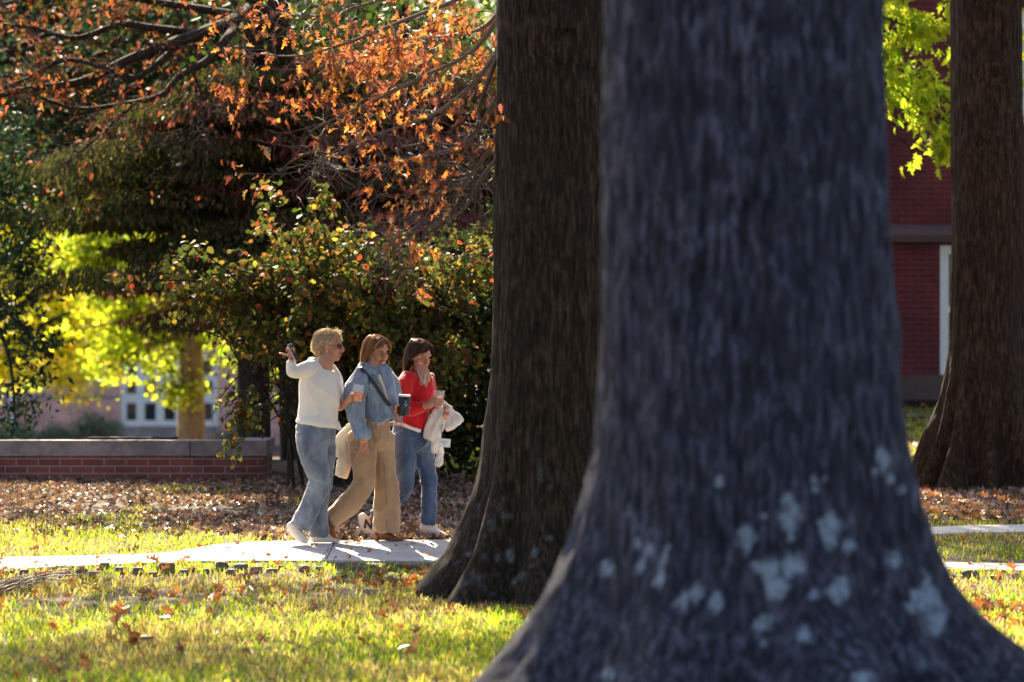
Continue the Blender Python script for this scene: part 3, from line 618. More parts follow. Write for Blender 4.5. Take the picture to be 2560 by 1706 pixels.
# ground-hugging yellow leaved shoots at the wall end
# ================================================================ buildings
def box(bm, x0, x1, y0, y1, z0, z1, bev=0):
    r = bmesh.ops.create_cube(bm, size=1, matrix=Matrix.Translation(((x0 + x1) / 2, (y0 + y1) / 2, (z0 + z1) / 2)) @ Matrix.Diagonal((x1 - x0, y1 - y0, z1 - z0, 1)))
    if bev: bmesh.ops.bevel(bm, geom=list({e for v_ in r['verts'] for e in v_.link_edges}), offset=bev, segments=2, affect='EDGES')
def boxes(name, L, mat, parent=None, bev=0, smooth=False, origin=None):
    bm = bmesh.new()
    for b_ in L: box(bm, *b_, bev)
    return bm_link(name, bm, mat, parent, smooth, origin)
def wall_open(name, x0, x1, y0, y1, z0, z1, openings, mat, parent):
    """a wall block (front at y0) with rectangular openings cut through as separate butted blocks"""
    xs = sorted({x0, x1, *[o[0] for o in openings], *[o[1] for o in openings]}); zs = sorted({z0, z1, *[o[2] for o in openings], *[o[3] for o in openings]})
    bm = bmesh.new(); vs = {}
    inside = lambda a, b_: any(o[0] <= a <= o[1] and o[2] <= b_ <= o[3] for o in openings)
    cell = {}
    for i in range(len(xs) - 1):
        for k in range(len(zs) - 1): cell[i, k] = not inside((xs[i] + xs[i + 1]) / 2, (zs[k] + zs[k + 1]) / 2)
    def V_(i, k, y):
        if (i, k, y) not in vs: vs[i, k, y] = bm.verts.new((xs[i], y, zs[k]))
        return vs[i, k, y]
    for (i, k), on in cell.items():
        if not on: continue
        bm.faces.new((V_(i, k, y0), V_(i + 1, k, y0), V_(i + 1, k + 1, y0), V_(i, k + 1, y0)))
        bm.faces.new((V_(i, k, y1), V_(i, k + 1, y1), V_(i + 1, k + 1, y1), V_(i + 1, k, y1)))
        for (di, dk, a, b_) in ((-1, 0, (i, k), (i, k + 1)), (1, 0, (i + 1, k), (i + 1, k + 1)), (0, -1, (i, k), (i + 1, k)), (0, 1, (i, k + 1), (i + 1, k + 1))):
            if not cell.get((i + di, k + dk), False): bm.faces.new((V_(*a, y0), V_(*b_, y0), V_(*b_, y1), V_(*a, y1)))
    bmesh.ops.recalc_face_normals(bm, faces=bm.faces)
    return bm_link(name, bm, mat, parent, False)
def window(parent, x0, x1, z0, z1, y, nxp, rows, fr=.07, dep=.10, name='window'):
    """frame with mullions; rows = list of (z0,z1) pane bands"""
    L = [(x0, x0 + fr, y, y + dep, z0, z1), (x1 - fr, x1, y, y + dep, z0, z1), (x0 + fr, x1 - fr, y, y + dep, z1 - fr, z1), (x0 + fr, x1 - fr, y, y + dep, z0, z0 + fr)]
    for k in range(1, nxp):
        xm = x0 + (x1 - x0) * k / nxp; L.append((xm - fr * .75, xm + fr * .75, y + .004, y + dep - .004, z0 + fr, z1 - fr))
    for (a, b_) in zip(rows[:-1], rows[1:]):
        for k in range(nxp):
            xa = x0 + fr if k == 0 else x0 + (x1 - x0) * k / nxp + fr * .75; xb = x1 - fr if k == nxp - 1 else x0 + (x1 - x0) * (k + 1) / nxp - fr * .75
            L.append((xa, xb, y + .008, y + dep - .008, a[1], b_[0]))
    f = boxes(name, L, M['white'], parent)
    boxes('pane', [(x0 + fr * .5, x1 - fr * .5, y + dep * .6, y + dep * .6 + .012, z0 + fr * .5, z1 - fr * .5)], M['glass'], f)
    return f
# --- right: dark red brick hall
YH = 40.
hall = root('brick_building', (8.5, YH + 4, 2.0), 'dark red brick building with a brownstone base and a stone ledge at the right', 'building')
def hx(px): return (px - 1280) * YH / F
def hz(py): return CZ - (py - 853) * YH / F
ops = [(hx(2350), hx(2350) + 1.25, hz(939), hz(613)), (hx(2553) , hx(2553) + 1.2, hz(292), hz(20)), (hx(2350) + 3.4, hx(2350) + 4.65, hz(939), hz(613))]
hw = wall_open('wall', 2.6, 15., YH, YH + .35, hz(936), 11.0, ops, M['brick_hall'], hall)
boxes('side_wall', [(2.6, 2.95, YH + .352, YH + 9, hz(936), 11.0)], M['brick_hall'], hall)
boxes('foundation', [(2.56, 15.04, YH - .05, YH + 9, 1.6, hz(937))], M['brownstone'], hall, .01)
bm = bmesh.new(); prof = [(0, hz(610)), (-.14, hz(606)), (-.19, hz(590)), (-.19, hz(577)), (0, hz(564))]
for x in (2.5, 15.1):
    for (dy, z) in prof: bm.verts.new((x, YH + dy - .001, z))
bm.verts.ensure_lookup_table(); n_ = len(prof)
for k in range(n_): bm.faces.new((bm.verts[k], bm.verts[(k + 1) % n_], bm.verts[n_ + (k + 1) % n_], bm.verts[n_ + k]))
bm.faces.new([bm.verts[k] for k in range(n_)]); bm.faces.new([bm.verts[n_ + k] for k in range(n_)][::-1]); bmesh.ops.recalc_face_normals(bm, faces=bm.faces)
bm_link('ledge', bm, M['ledge'], hall, False)
boxes('ledge', [(5.9, 8.2, YH - .12, YH - .002, hz(318), hz(294))], M['ledge'], hall, .01)
window(hall, *ops[0][:4], YH + .02, 2, [(ops[0][2], 3.2), (3.28, ops[0][3])], .11, .12)
window(hall, *ops[1][:4], YH + .02, 2, [(ops[1][2], 6.3), (6.38, ops[1][3])], .11, .12)
window(hall, *ops[2][:4], YH + .02, 2, [(ops[2][2], 3.2), (3.28, ops[2][3])], .11, .12)
boxes('roof', [(2.4, 15.2, YH - .2, YH + 9.2, 11.002, 11.25)], M['roof'], hall)
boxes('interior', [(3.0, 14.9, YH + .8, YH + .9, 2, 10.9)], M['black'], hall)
settag(boxes('mulch_bed', [(3.0, 12, YH - .9, YH - .052, 1.9, gz(5, YH) + .04)], plain('mulch', (.03, .022, .018), .95, .2, .4, 30, .9, .02)), kind='structure')
# --- left: pink brick house
YO = 76.; so = YO / F
house = root('brick_house', (-11, YO + 4, gz(-11, YO)), 'pinkish brick house with white windows seen beyond the low wall at left', 'house')
def ox(px): return (px - 1280) * so
def oz(py): return CZ - (py - 853) * so
zb = gz(-8, YO) - .3
o1 = (ox(302), ox(545), oz(1065), oz(888)); o2 = (ox(302) - 7, ox(302) - 4.8, oz(1065), oz(888)); o3 = (ox(545) + 3.2, ox(545) + 4.6, oz(1065), oz(888))
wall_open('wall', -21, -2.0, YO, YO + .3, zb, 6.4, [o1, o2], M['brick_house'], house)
boxes('side_wall', [(-2.3, -2.0, YO + .302, YO + 9, zb, 6.4)], M['brick_house'], house); boxes('side_wall', [(-21, -20.7, YO + .302, YO + 9, zb, 6.4)], M['brick_house'], house)
for o_ in (o1, o2): window(house, *o_, YO + .03, 5, [(o_[2], oz(1008)), (oz(985), oz(953)), (oz(938), o_[3])], .13, .12)
m_sill = brickmat('soldier_brick', (.30, .22, .24), (.22, .16, .18), (.5, .45, .45), .085, .26, .05)
boxes('window_sill', [(o1[0] - .05, o1[1] + .05, YO - .05, YO + .02, oz(1092), oz(1066))], m_sill, house)
boxes('downspout', [(ox(24), ox(38), YO - .13, YO - .004, zb, 6.3)], M['white'], house, .02)
boxes('brick_band', [(-21.01, ox(298), YO - .012, YO - .001, oz(998), oz(990))], m_sill, house)
bm = bmesh.new(); vv = [bm.verts.new(p) for p in ((-21.5, YO - .5, 6.4), (-1.5, YO - .5, 6.4), (-1.5, YO + 9.5, 6.4), (-21.5, YO + 9.5, 6.4), (-21.5, YO + 4.5, 9.2), (-1.5, YO + 4.5, 9.2))]
for f_ in ((0, 1, 5, 4), (2, 3, 4, 5), (0, 4, 3), (1, 2, 5), (0, 3, 2, 1)): bm.faces.new([vv[k] for k in f_])
bmesh.ops.recalc_face_normals(bm, faces=bm.faces); bm_link('roof', bm, M['roof'], house, False)
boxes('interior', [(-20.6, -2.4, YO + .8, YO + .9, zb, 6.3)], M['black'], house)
rng = np.random.RandomState(51)
GH = 'low shrubs against the pink brick house'
for k, (px, wpx, top, lab) in enumerate([(45, 60, 1060, 'low dusty shrub below the white downspout'), (135, 60, 1062, 'low shrub between the downspout and the tallest house shrub'), (245, 90, 1030, 'tallest bluish green shrub left of the white window'), (590, 60, 1070, 'small shrub right of the tan trunk by the house wall')]):
    X = (px - 1280) * 70 / F; z0 = gz(X, 70); zt = CZ - (top - 853) * 70 / F; hgt = zt - z0
    s_ = root('shrub', (X, 70, z0), lab, 'shrub', GH)
    far_crown(s_, [(X, 70, z0 + hgt * .5, wpx * 70 / F * .9, .5, hgt * .5)], 60, 40, .07, [(.08, .16, .12), (.12, .22, .15), (.30, .10, .10)], [4, 3, 1.2], M['leaf'], LEAF, .13, 52 + k, name='foliage')
    link('stems', tubes_mesh('stems', [(np.array([[X, 70, z0 - .05], [X + a * .5, 70, z0 + hgt * .6]]), np.array([.02, .01])) for a in (-.8, -.3, .2, .7)], 5), M['bark_dark'], s_)

# ================================================================ low garden wall
YW = 29.85; sw = YW / F
gw = root('garden_wall', (-4.5, YW + .2, gz(-4.5, YW)), 'low red brick wall with a weathered concrete coping at left', 'wall')
def wx(px): return (px - 1280) * sw
def wz(py): return CZ - (py - 853) * sw
x1 = wx(667)
boxes('brickwork', [(-9.5, x1 - .02, YW + .02, YW + .34, 1.2, wz(1142))], M['brick_wall'], gw)
boxes('brickwork', [(x1 - .36, x1 - .021, YW + .342, YW + 1.0, 1.0, wz(1142))], M['brick_wall'], gw)
segs = []; xx = -9.5
for L_ in (2.2, 2.1, 2.2):
    segs.append((xx, xx + L_ - .006, YW, YW + .37, wz(1141), wz(1102))); xx += L_
segs.append((xx, x1, YW, YW + .37, wz(1141), wz(1102)))
boxes('coping', segs, M['coping'], gw, .006); boxes('coping', [(x1 - .38, x1, YW + .372, YW + 1.03, wz(1141), wz(1102))], M['coping'], gw, .006)
# dark slab behind coping
sl = root('bench', (wx(327), YW + .62, 1.6), 'dark low bench seat just showing above the wall coping', 'bench')
boxes('seat', [((218 - 1280) * (YW + .6) / F, (440 - 1280) * (YW + .6) / F, YW + .46, YW + .80, CZ - (1109 - 853) * (YW + .6) / F, CZ - (1093 - 853) * (YW + .6) / F)], M['bark_dark'], sl, .008)
for px in (235, 420): boxes('leg', [((px - 8 - 1280) * .0038, (px + 8 - 1280) * .0038, YW + .50, YW + .76, 1.45, CZ - (1109.5 - 853) * (YW + .6) / F)], M['bark_dark'], sl)
# small garden light at right
Yg = 31.5; gp = W(2250, 1142, Yg)
gl = root('garden_light', (gp.x, Yg, gz(gp.x, Yg)), 'small black garden spotlight on a stake left of the right oak roots', 'lamp')
P = np.array([[gp.x - .10, Yg + .02, gp.z + .01], [gp.x - .08, Yg + .01, gp.z + .012], [gp.x + .02, Yg, gp.z + .0], [gp.x + .05, Yg - .005, gp.z - .004], [gp.x + .052, Yg - .006, gp.z - .004]])
link('head', tubes_mesh('head', [(P, np.array([.03, .06, .085, .088, .001]))], 20), M['black'], gl)
link('stake', tubes_mesh('stake', [(np.array([[gp.x, Yg, gz(gp.x, Yg) - .05], [gp.x, Yg, gp.z - .05]]), np.array([.02, .02]))], 10), M['black'], gl)

# ================================================================ grass
rng = np.random.RandomState(61)
def blades(n_, x0, x1, y0, y1, h, mask, seed, name, label):
    rng = np.random.RandomState(seed); X = x0 + (x1 - x0) * rng.rand(n_); Y = y0 + (y1 - y0) * rng.rand(n_)
    k = mask(X, Y, rng) & ~on_path(X, Y); X = X[k]; Y = Y[k]; n_ = len(X); Z = ground_z(X, Y) - .005
    d = np.stack([rng.normal(size=n_) * .33, rng.normal(size=n_) * .33, np.ones(n_)], 1)
    a = rng.rand(n_) * 6.283; d /= np.linalg.norm(d, axis=1, keepdims=True)
    Xv = np.stack([np.cos(a), np.sin(a), np.zeros(n_)], 1); Xv = Xv - (Xv * d).sum(1, keepdims=True) * d; Xv /= np.linalg.norm(Xv, axis=1, keepdims=True); Zv = np.cross(Xv, d)
    hh = h * (.45 + .9 * rng.rand(n_)) * (.6 + .8 * fbm(np.stack([X * 1.8, Y * 1.8, X * 0], 1), 8, 2)); wd = .0045 * (.7 + .8 * rng.rand(n_))
    T = np.array(BLADE[0]); V = np.stack([X, Y, Z], 1)[:, None, :] + T[None, :, 0:1] * (wd[:, None, None] * 2) * Xv[:, None, :] + hh[:, None, None] * (T[None, :, 1:2] * d[:, None, :] + T[None, :, 2:3] * Zv[:, None, :])
    dry = fbm(np.stack([X * .9, Y * .9, X * 0 + 3], 1), 12, 3)
    C = palette([(.14, .26, .02), (.30, .42, .03), (.52, .52, .05), (.64, .55, .16)], [3, 5, 5, 2], n_, .2, rng)
    dr = rng.rand(n_) < np.clip((dry - .42) * 2.8, .04, .75); C[dr] = palette([(.62, .50, .22), (.46, .34, .14), (.44, .42, .08), (.30, .19, .09)], [2, 2, 1, 1], int(dr.sum()), .15, rng)
    off = (np.arange(n_) * 5)[:, None]
    me = np_mesh(name, V.reshape(-1, 3), [off + np.array([[0, 1, 3, 2]]), off + np.array([[2, 3, 4]])], np.repeat(C, 5, 0))
    o = link(name, me, M['grass'], None, False); settag(o, label, 'grass', kind='stuff'); return o
def mnear(X, Y, rng):
    n_ = fbm(np.stack([X * .8, Y * .8, X * 0], 1), 3, 3); py = 22800. / Y + 437
    bare = np.clip((n_ - .46) * 6, 0, 1) * np.exp(-((py - 1492) / 42) ** 2) * .9
    base = np.clip((py - 1425) / 50, .25, 1)
    return rng.rand(len(X)) < base * (1 - bare)
blades(215000, -6.2, 6.5, 14.8, 23.3, .048, mnear, 62, 'grass', 'bright backlit lawn between the camera and the path')
def mstrip(X, Y, rng):
    n_ = fbm(np.stack([X * .9, Y * .9, X * 0], 1), 4, 3); edge = 25.9 - .55 * sstep(-4, -1.5, X) + (n_ - .5) * 1.6
    d = np.where(X < 2.2, sstep(0, .5, edge - Y) * (1 - .75 * sstep(-2.6, -1.2, X)), np.clip(sstep(.40, .55, n_) * .9 + .15, 0, 1) * (Y < 26.6) )
    return rng.rand(len(X)) < d
blades(90000, -7.5, 8.0, 22.8, 26.8, .042, mstrip, 63, 'grass', 'short yellow-green grass strip along the far side of the path')
blades(85000, -1.5, 10, 30.6, 39.4, .05, lambda X, Y, rng: rng.rand(len(X)) < .8, 64, 'grass', 'dark shaded grass before the red brick building')
def mtuft(X, Y, rng):
    n_ = fbm(np.stack([X * 1.6, Y * 1.6, X * 0], 1), 14, 3); return rng.rand(len(X)) < sstep(.60, .72, n_)
blades(60000, -7, 2.0, 25.3, 29.4, .05, mtuft, 65, 'grass', 'thin grass tufts in the bare leaf-strewn soil by the wall')

# ================================================================ fallen leaves
def litter(name, label, n_, x0, x1, y0, y1, mask, pal, wts, size, tmpl, seed, lift=.02, mat='litter'):
    rng = np.random.RandomState(seed); X = x0 + (x1 - x0) * rng.rand(n_); Y = y0 + (y1 - y0) * rng.rand(n_); k = mask(X, Y, rng); X = X[k]; Y = Y[k]; n_ = len(X)
    Z = ground_z(X, Y) + .006 + lift * rng.rand(n_); d = np.stack([rng.normal(size=n_), rng.normal(size=n_), rng.normal(size=n_) * .32], 1); d /= np.linalg.norm(d, axis=1, keepdims=True)
    a = np.stack([rng.normal(size=n_) * .5, rng.normal(size=n_) * .5, np.ones(n_)], 1); Xv = np.cross(d, a); Xv /= np.linalg.norm(Xv, axis=1, keepdims=True); Zv = np.cross(Xv, d)
    T = np.array(tmpl[0]).copy(); T[:, 2] += .55 * np.abs(T[:, 0]); T[:, 1] -= .5
    V, f, C = scatter(T, tmpl[1], np.stack([X, Y, Z], 1), Xv, d, Zv, size * (.6 + .7 * rng.rand(n_)), palette(pal, wts, n_, .22, rng))
    o = link(name, np_mesh(name, V, f, C), M[mat], None, False); settag(o, label, 'fallen leaves', kind='stuff'); return o
BR = [(.25, .145, .10), (.36, .24, .19), (.15, .09, .07), (.48, .34, .29), (.46, .18, .05)]
def mlit(X, Y, rng):
    n_ = fbm(np.stack([X * 1.1, Y * 1.5, X * 0], 1), 24, 3)
    return (rng.rand(len(X)) < np.clip(.35 + (n_ - .35) * 3, .12, 1) * sstep(24.6, 26.2, Y + (X > -2) * .9) ) & ~on_path(X, Y)
litter('leaf_litter', 'brown fallen leaves covering the soil between the grass strip and the wall', 34000, -7.5, 2.5, 24.9, 30.2, mlit, BR, [4, 3, 3, 1.5, .35], .06, MAPLE, 71)
litter('leaf_litter', 'red-brown fallen leaves heaped around the right oak roots', 15000, 2.2, 9, 25.6, 31.2, lambda X, Y, r: (r.rand(len(X)) < sstep(25.6, 27, Y)) & ~on_path(X, Y), BR + [(.55, .20, .05)], [3, 3, 3, 2, 3, 2], .085, MAPLE, 72)
def mlawn(X, Y, rng):
    py = 22800. / Y + 437; px = 1280 + X * F / Y; n_ = fbm(np.stack([X * 1.3, Y * 1.3, X * 0], 1), 34, 2)
    d = .055 + 1.6 * np.exp(-((py - (1480 + (px - 800) * .03)) / 26) ** 2) * sstep(.38, .55, n_) * (sstep(150, 700, px) * .8 + .25) + .6 * np.exp(-((px - 1080) / 130) ** 2 - ((py - 1475) / 32) ** 2)
    return (rng.rand(len(X)) < d * .9) & (~on_path(X, Y))
litter('fallen_leaves', 'orange and rust oak leaves scattered over the near lawn', 14000, -5.5, 6.5, 15.5, 24.8, mlawn, [(.55, .20, .05), (.40, .13, .05), (.25, .12, .07), (.62, .32, .08), (.2, .1, .08)], [3, 4, 3, 1, 2.5], .082, OAKC, 73, .045)
litter('fallen_leaves', 'a few dry leaves lying on the pale concrete path', 320, -4, 4, 22.8, 25.2, lambda X, Y, r: on_path(X, Y), [(.45, .16, .05), (.3, .15, .1)], [2, 1], .06, OAKC, 74, .03)
litter('fallen_leaves', 'fallen leaves dotted over the shaded grass by the brick building', 900, 2, 9, 31, 39, lambda X, Y, r: X > 0, BR, [3, 3, 1, 2, 1], .09, MAPLE, 75, .05)

# ================================================================ stones along the path
rng = np.random.RandomState(81)
big_st = [(262, 1418, 22), (415, 1425, 34), (555, 1419, 26), (600, 1421, 30), (640, 1424, 20), (700, 1416, 18), (760, 1421, 26), (850, 1412, 18), (1000, 1411, 16), (1030, 1413, 26), (1100, 1411, 14), (20, 1430, 20), (60, 1434, 24), (120, 1430, 18), (160, 1432, 26), (205, 1428, 20), (300, 1428, 22), (345, 1430, 24), (480, 1424, 20), (520, 1427, 18), (580, 1430, 22), (460, 1431, 18), (1275, 1413, 14), (890, 1417, 22), (930, 1414, 16), (1160, 1416, 18), (2425, 1437, 30), (2380, 1440, 22), (2490, 1441, 20), (2540, 1438, 16), (100, 1437, 22), (235, 1433, 20), (380, 1434, 18), (680, 1424, 20), (800, 1418, 18), (970, 1416, 16)]
ROCKL = ['blocky upright stone, tallest in the row beside the path', 'broad flat stone in the row beside the path']
for k, (px, py, wpx) in enumerate(big_st):
    Y = Yof(py + 7) - .02; X = (px - 1280) * Y / F; r_ = wpx * Y / F * .72
    bm = bmesh.new(); bmesh.ops.create_icosphere(bm, subdivisions=3, radius=1)
    sx, sy, szz = 1.0 + .2 * rng.rand(), .8 + .3 * rng.rand(), (.95 if px == 555 else .55 + .35 * rng.rand())
    cf = np.array([v_.co[:] for v_ in bm.verts]); nn = fbm(cf * 1.7 + k * 9.1, 90, 3); n2 = np.round(cf * 1.4 + rng.rand(3)) 
    for v_, a in zip(bm.verts, nn):
        f_ = .72 + .55 * a; c_ = v_.co * f_
        for _p in range(1): c_ = Vector((max(-.8, min(.8, c_.x)), max(-.8, min(.8, c_.y)), max(-.7, min(.72, c_.z))))
        v_.co = Vector((c_.x * r_ * sx, c_.y * r_ * sy, c_.z * r_ * szz))
    bmesh.ops.rotate(bm, verts=bm.verts, matrix=Matrix.Rotation(rng.rand() * 6.28, 3, 'Z'))
    bmesh.ops.translate(bm, verts=bm.verts, vec=(X, Y, gz(X, Y) + r_ * szz * .5))
    o = bm_link('stone', bm, M['rock'])
    row = sorted(q_[0] for q_ in big_st if (q_[0] < 1300) == (px < 1300)); ix = row.index(px)
    shp = 'upright blocky' if px == 555 else 'low rounded' if szz < .55 else 'tall rounded'
    bigw = 'broad' if wpx >= 26 else 'small' if wpx <= 18 else 'middling'
    ORD = 'first second third fourth fifth sixth seventh eighth ninth tenth eleventh twelfth thirteenth fourteenth fifteenth sixteenth seventeenth eighteenth nineteenth twentieth'.split()
    if px > 1300: lab = '%s %s stone, %s from the left by the side path' % (bigw, shp, ORD[ix])
    elif ix < 17: lab = '%s %s stone, %s from the left edge in the path edging' % (bigw, shp, ORD[ix])
    else: lab = '%s %s stone, %s from the middle oak in the path edging' % (bigw, shp, ORD[len(row) - 1 - ix])
    settag(o, lab, 'stone', 'stones edging the path' if px < 1300 else 'stones by the side path')

# brown dead seedlings in the lawn, twig heap, fern clump
def dead_weed(px, py, h, label, seed, n_=7):
    rng = np.random.RandomState(seed); Y = Yof(py); X = (px - 1280) * Y / F; z = gz(X, Y)
    t = root('dead_seedling', (X, Y, z), label, 'plant', 'withered seedlings standing in the lawn')
    P = cat_rom([[X, Y, z - .01], [X - .015, Y, z + h * .5], [X + .01, Y, z + h]], 5); link('stem', tubes_mesh('stem', [(P, np.linspace(.004, .002, len(P)))], 5), M['twig'], t)
    q = rng.randint(4, len(P), n_); d = rng.normal(size=(n_, 3)) * .6 + np.array([0, 0, .1])
    leaves_obj('leaves', OAK, P[q], d, .085 * (.7 + .5 * rng.rand(n_)), palette([(.42, .17, .06), (.25, .10, .06)], [2, 1], n_, .2, rng), M['litter'], t, rng=rng)
dead_weed(298, 1578, .17, 'tallest withered brown seedling standing upright in the lawn at left', 1, 9)
dead_weed(330, 1575, .07, 'short rust coloured seedling right of the tallest one', 2, 3)
dead_weed(350, 1612, .08, 'drooping dark brown seedling in the bright grass at left', 3, 8)
dead_weed(430, 1558, .08, 'single curled rust seedling midway across the left lawn', 4, 3)
dead_weed(1022, 1655, .09, 'thin brown seedling in the foreground grass left of the big oak', 5, 4)
rng = np.random.RandomState(91); tb = []
for k in range(22):
    Y = Yof(1470 + 20 * rng.rand()) ; X = (-60 + 90 * rng.rand() - 1280) * Y / F; z = gz(X, Y) + .01; a = rng.normal() * .35; L = .25 + .35 * rng.rand()
    pts = [[X, Y, z]]; dz = .25 + .3 * rng.rand()
    for q in range(5): pts.append([pts[-1][0] + L / 5 * math.cos(a) + rng.normal() * .01, pts[-1][1] + L / 5 * math.sin(a), pts[-1][2] + L / 5 * dz + rng.normal() * .008]); dz -= .07
    tb.append((np.array(pts), np.linspace(.005, .0018, 6)))
settag(link('twig_heap', tubes_mesh('twig_heap', tb, 5), M['twig']), 'thin bare twigs of a fallen branch at the left edge of the lawn', 'twigs')
rng = np.random.RandomState(92); Yc = 13.4; cxx = (2535 - 1280) * Yc / F
gc = CZ - (1675 - 853) * Yc / F
n_ = 900; pos = np.array([cxx, Yc, gc]) + rng.normal(size=(n_, 3)) * np.array([.075, .08, .035]); d = rng.normal(size=(n_, 3)) + np.array([0, 0, .8])
ws = root('weed_clump', (cxx, Yc, gz(cxx, Yc)), 'blurred green weed clump beside the big oak root at bottom right', 'plant')
leaves_obj('foliage', LEAF, pos, d, np.full(n_, .035), palette([(.05, .16, .03), (.08, .22, .04)], [1, 1], n_), M['leaf'], ws, rng=rng)
stt = [(np.array([[cxx + a * .3, Yc, gz(cxx, Yc) - .02], [cxx + a, Yc, gc]]), np.array([.004, .003])) for a in (-.1, -.05, 0, .05, .1)]
link('stems', tubes_mesh('stems', stt, 5), M['twig'], ws)
# ================================================================ people
def cloth(name, c1, c2, rough=.85, sc_=14, weave=420, bs=.25, stretch=(1, 1, .5), sheen=.2, wscale=.002):
    m, nt, b = newmat(name); v = coords(nt, stretch); n = noise(nt, v, sc_, 5); v2 = coords(nt); n2 = noise(nt, v2, weave, 2); n3 = noise(nt, coords(nt, (1, 1, .55), (0, R(35), 0)), 15, 3)
    c = ramp(nt, n, [(.35, c1), (.65, c2)]); nt.links.new(c, b.inputs['Base Color'])
    b.inputs['Roughness'].default_value = rough; b.inputs['Specular IOR Level'].default_value = .25; b.inputs['Sheen Weight'].default_value = sheen * 4; b.inputs['Sheen Roughness'].default_value = .35
    bn = bump(nt, b, n2, bs, wscale); b2 = nt.nodes.new('ShaderNodeBump'); b2.inputs['Strength'].default_value = .7; b2.inputs['Distance'].default_value = .02
    nt.links.new(n3, b2.inputs['Height']); nt.links.new(b2.outputs[0], bn.inputs['Normal']); return m
M['knit'] = cloth('white_knit', (.78, .70, .62), (.86, .79, .71), .9, 8)
M['denim_l'] = cloth('denim_faded', (.095, .12, .16), (.25, .28, .33), .85, 9, 500)
M['denim_j'] = cloth('denim_jacket', (.14, .19, .28), (.31, .37, .46), .85, 12, 500)
M['denim_d'] = cloth('denim_dark', (.03, .055, .12), (.09, .13, .22), .85, 7, 500)
M['khaki'] = cloth('khaki_twill', (.33, .205, .115), (.43, .275, .16), .85, 7, 500)
M['red'] = cloth('red_blouse', (.52, .006, .012), (.66, .014, .016), .7, 10)
M['cream'] = cloth('cream_cloth', (.62, .52, .40), (.74, .64, .52), .85, 8)
M['offwhite'] = cloth('offwhite_fleece', (.62, .57, .54), (.74, .69, .65), .9, 8)
M['shoe'] = plain('shoe_leather', (.70, .62, .56), .5, .4, .08, 30, .2, .002)
M['boot'] = plain('boot_suede', (.24, .075, .028), .6, .35, .25, 25, .3, .002)
M['sole'] = plain('rubber_sole', (.03, .03, .035), .7, .3)
m, nt, b = newmat('skin'); v = coords(nt); n = noise(nt, v, 18, 3)
nt.links.new(ramp(nt, n, [(.3, (.46, .20, .12)), (.7, (.56, .27, .17))]), b.inputs['Base Color']); b.inputs['Roughness'].default_value = .5
b.inputs['Subsurface Weight'].default_value = .18; b.inputs['Subsurface Radius'].default_value = (.02, .008, .004); b.inputs['Subsurface Scale'].default_value = .5; M['skin'] = m
M['lips'] = plain('lips', (.42, .10, .085), .4, .5, .05); M['eye'] = plain('eye_dark', (.03, .02, .018), .15, .6, .05); M['eyewhite'] = plain('eye_white', (.65, .6, .56), .3, .5, .02)
M['teeth'] = plain('teeth', (.8, .77, .72), .3, .5, .02); M['brow'] = plain('brow', (.12, .06, .035), .8, .2)
M['silver'] = plain('silver', (.6, .6, .62), .25, .6, .05, metal=.8); M['orangeband'] = plain('orange_band', (.8, .28, .06), .5); M['paper'] = plain('paper', (.8, .77, .78), .6, .3, .03)
M['ink'] = plain('ink', (.02, .02, .025), .6); M['greyink'] = plain('grey_ink', (.3, .3, .34), .7); M['gold'] = plain('gold', (.8, .5, .15), .25, .6, .05, metal=1)
M['hair'] = leafmat('hair', .52, .38, 1.35, .5)
m, nt, b = newmat('clear_plastic'); b.inputs['Base Color'].default_value = (.95, .95, .97, 1); b.inputs['Roughness'].default_value = .12; b.inputs['Alpha'].default_value = .10; b.inputs['Specular IOR Level'].default_value = .8; M['plastic'] = m
m, nt, b = newmat('amber_drink'); b.inputs['Base Color'].default_value = (.92, .36, .004, 1); b.inputs['Roughness'].default_value = .1
t = nt.nodes.new('ShaderNodeBsdfTranslucent'); t.inputs[0].default_value = (1, .50, .004, 1); ms = nt.nodes.new('ShaderNodeMixShader'); ms.inputs[0].default_value = .7
nt.links.new(b.outputs[0], ms.inputs[1]); nt.links.new(t.outputs[0], ms.inputs[2]); nt.links.new(ms.outputs[0], nt.nodes['Material Output'].inputs[0]); M['amber'] = m

def loft_arr(C, A, B, ns=20, e=.6):
    """C centres, A/B half axis vectors -> closed bmesh tube with rounded caps"""
    bm = bmesh.new(); n = len(C); th = np.arange(ns) * 2 * np.pi / ns
    t0 = C[1] - C[0]; t0 /= np.linalg.norm(t0) + 1e-9; t1 = C[-1] - C[-2]; t1 /= np.linalg.norm(t1) + 1e-9
    rings = []
    def ring(c, a, b_, s): rings.append(c + s * (np.cos(th)[:, None] * a + np.sin(th)[:, None] * b_))
    e0 = min(np.linalg.norm(A[0]), np.linalg.norm(B[0])) * .6; e1 = min(np.linalg.norm(A[-1]), np.linalg.norm(B[-1])) * e
    for u in (80, 50, 25): ring(C[0] - t0 * e0 * math.sin(R(u)), A[0], B[0], math.cos(R(u)))
    for k in range(n): ring(C[k], A[k], B[k], 1)
    for u in (25, 50, 80): ring(C[-1] + t1 * e1 * math.sin(R(u)), A[-1], B[-1], math.cos(R(u)))
    V_ = [[bm.verts.new(p) for p in r] for r in rings]
    for a, b_ in zip(V_[:-1], V_[1:]):
        for k in range(ns): bm.faces.new((a[k], a[(k + 1) % ns], b_[(k + 1) % ns], b_[k]))
    bm.faces.new(V_[0][::-1]); bm.faces.new(V_[-1]); bmesh.ops.recalc_face_normals(bm, faces=bm.faces); return bm
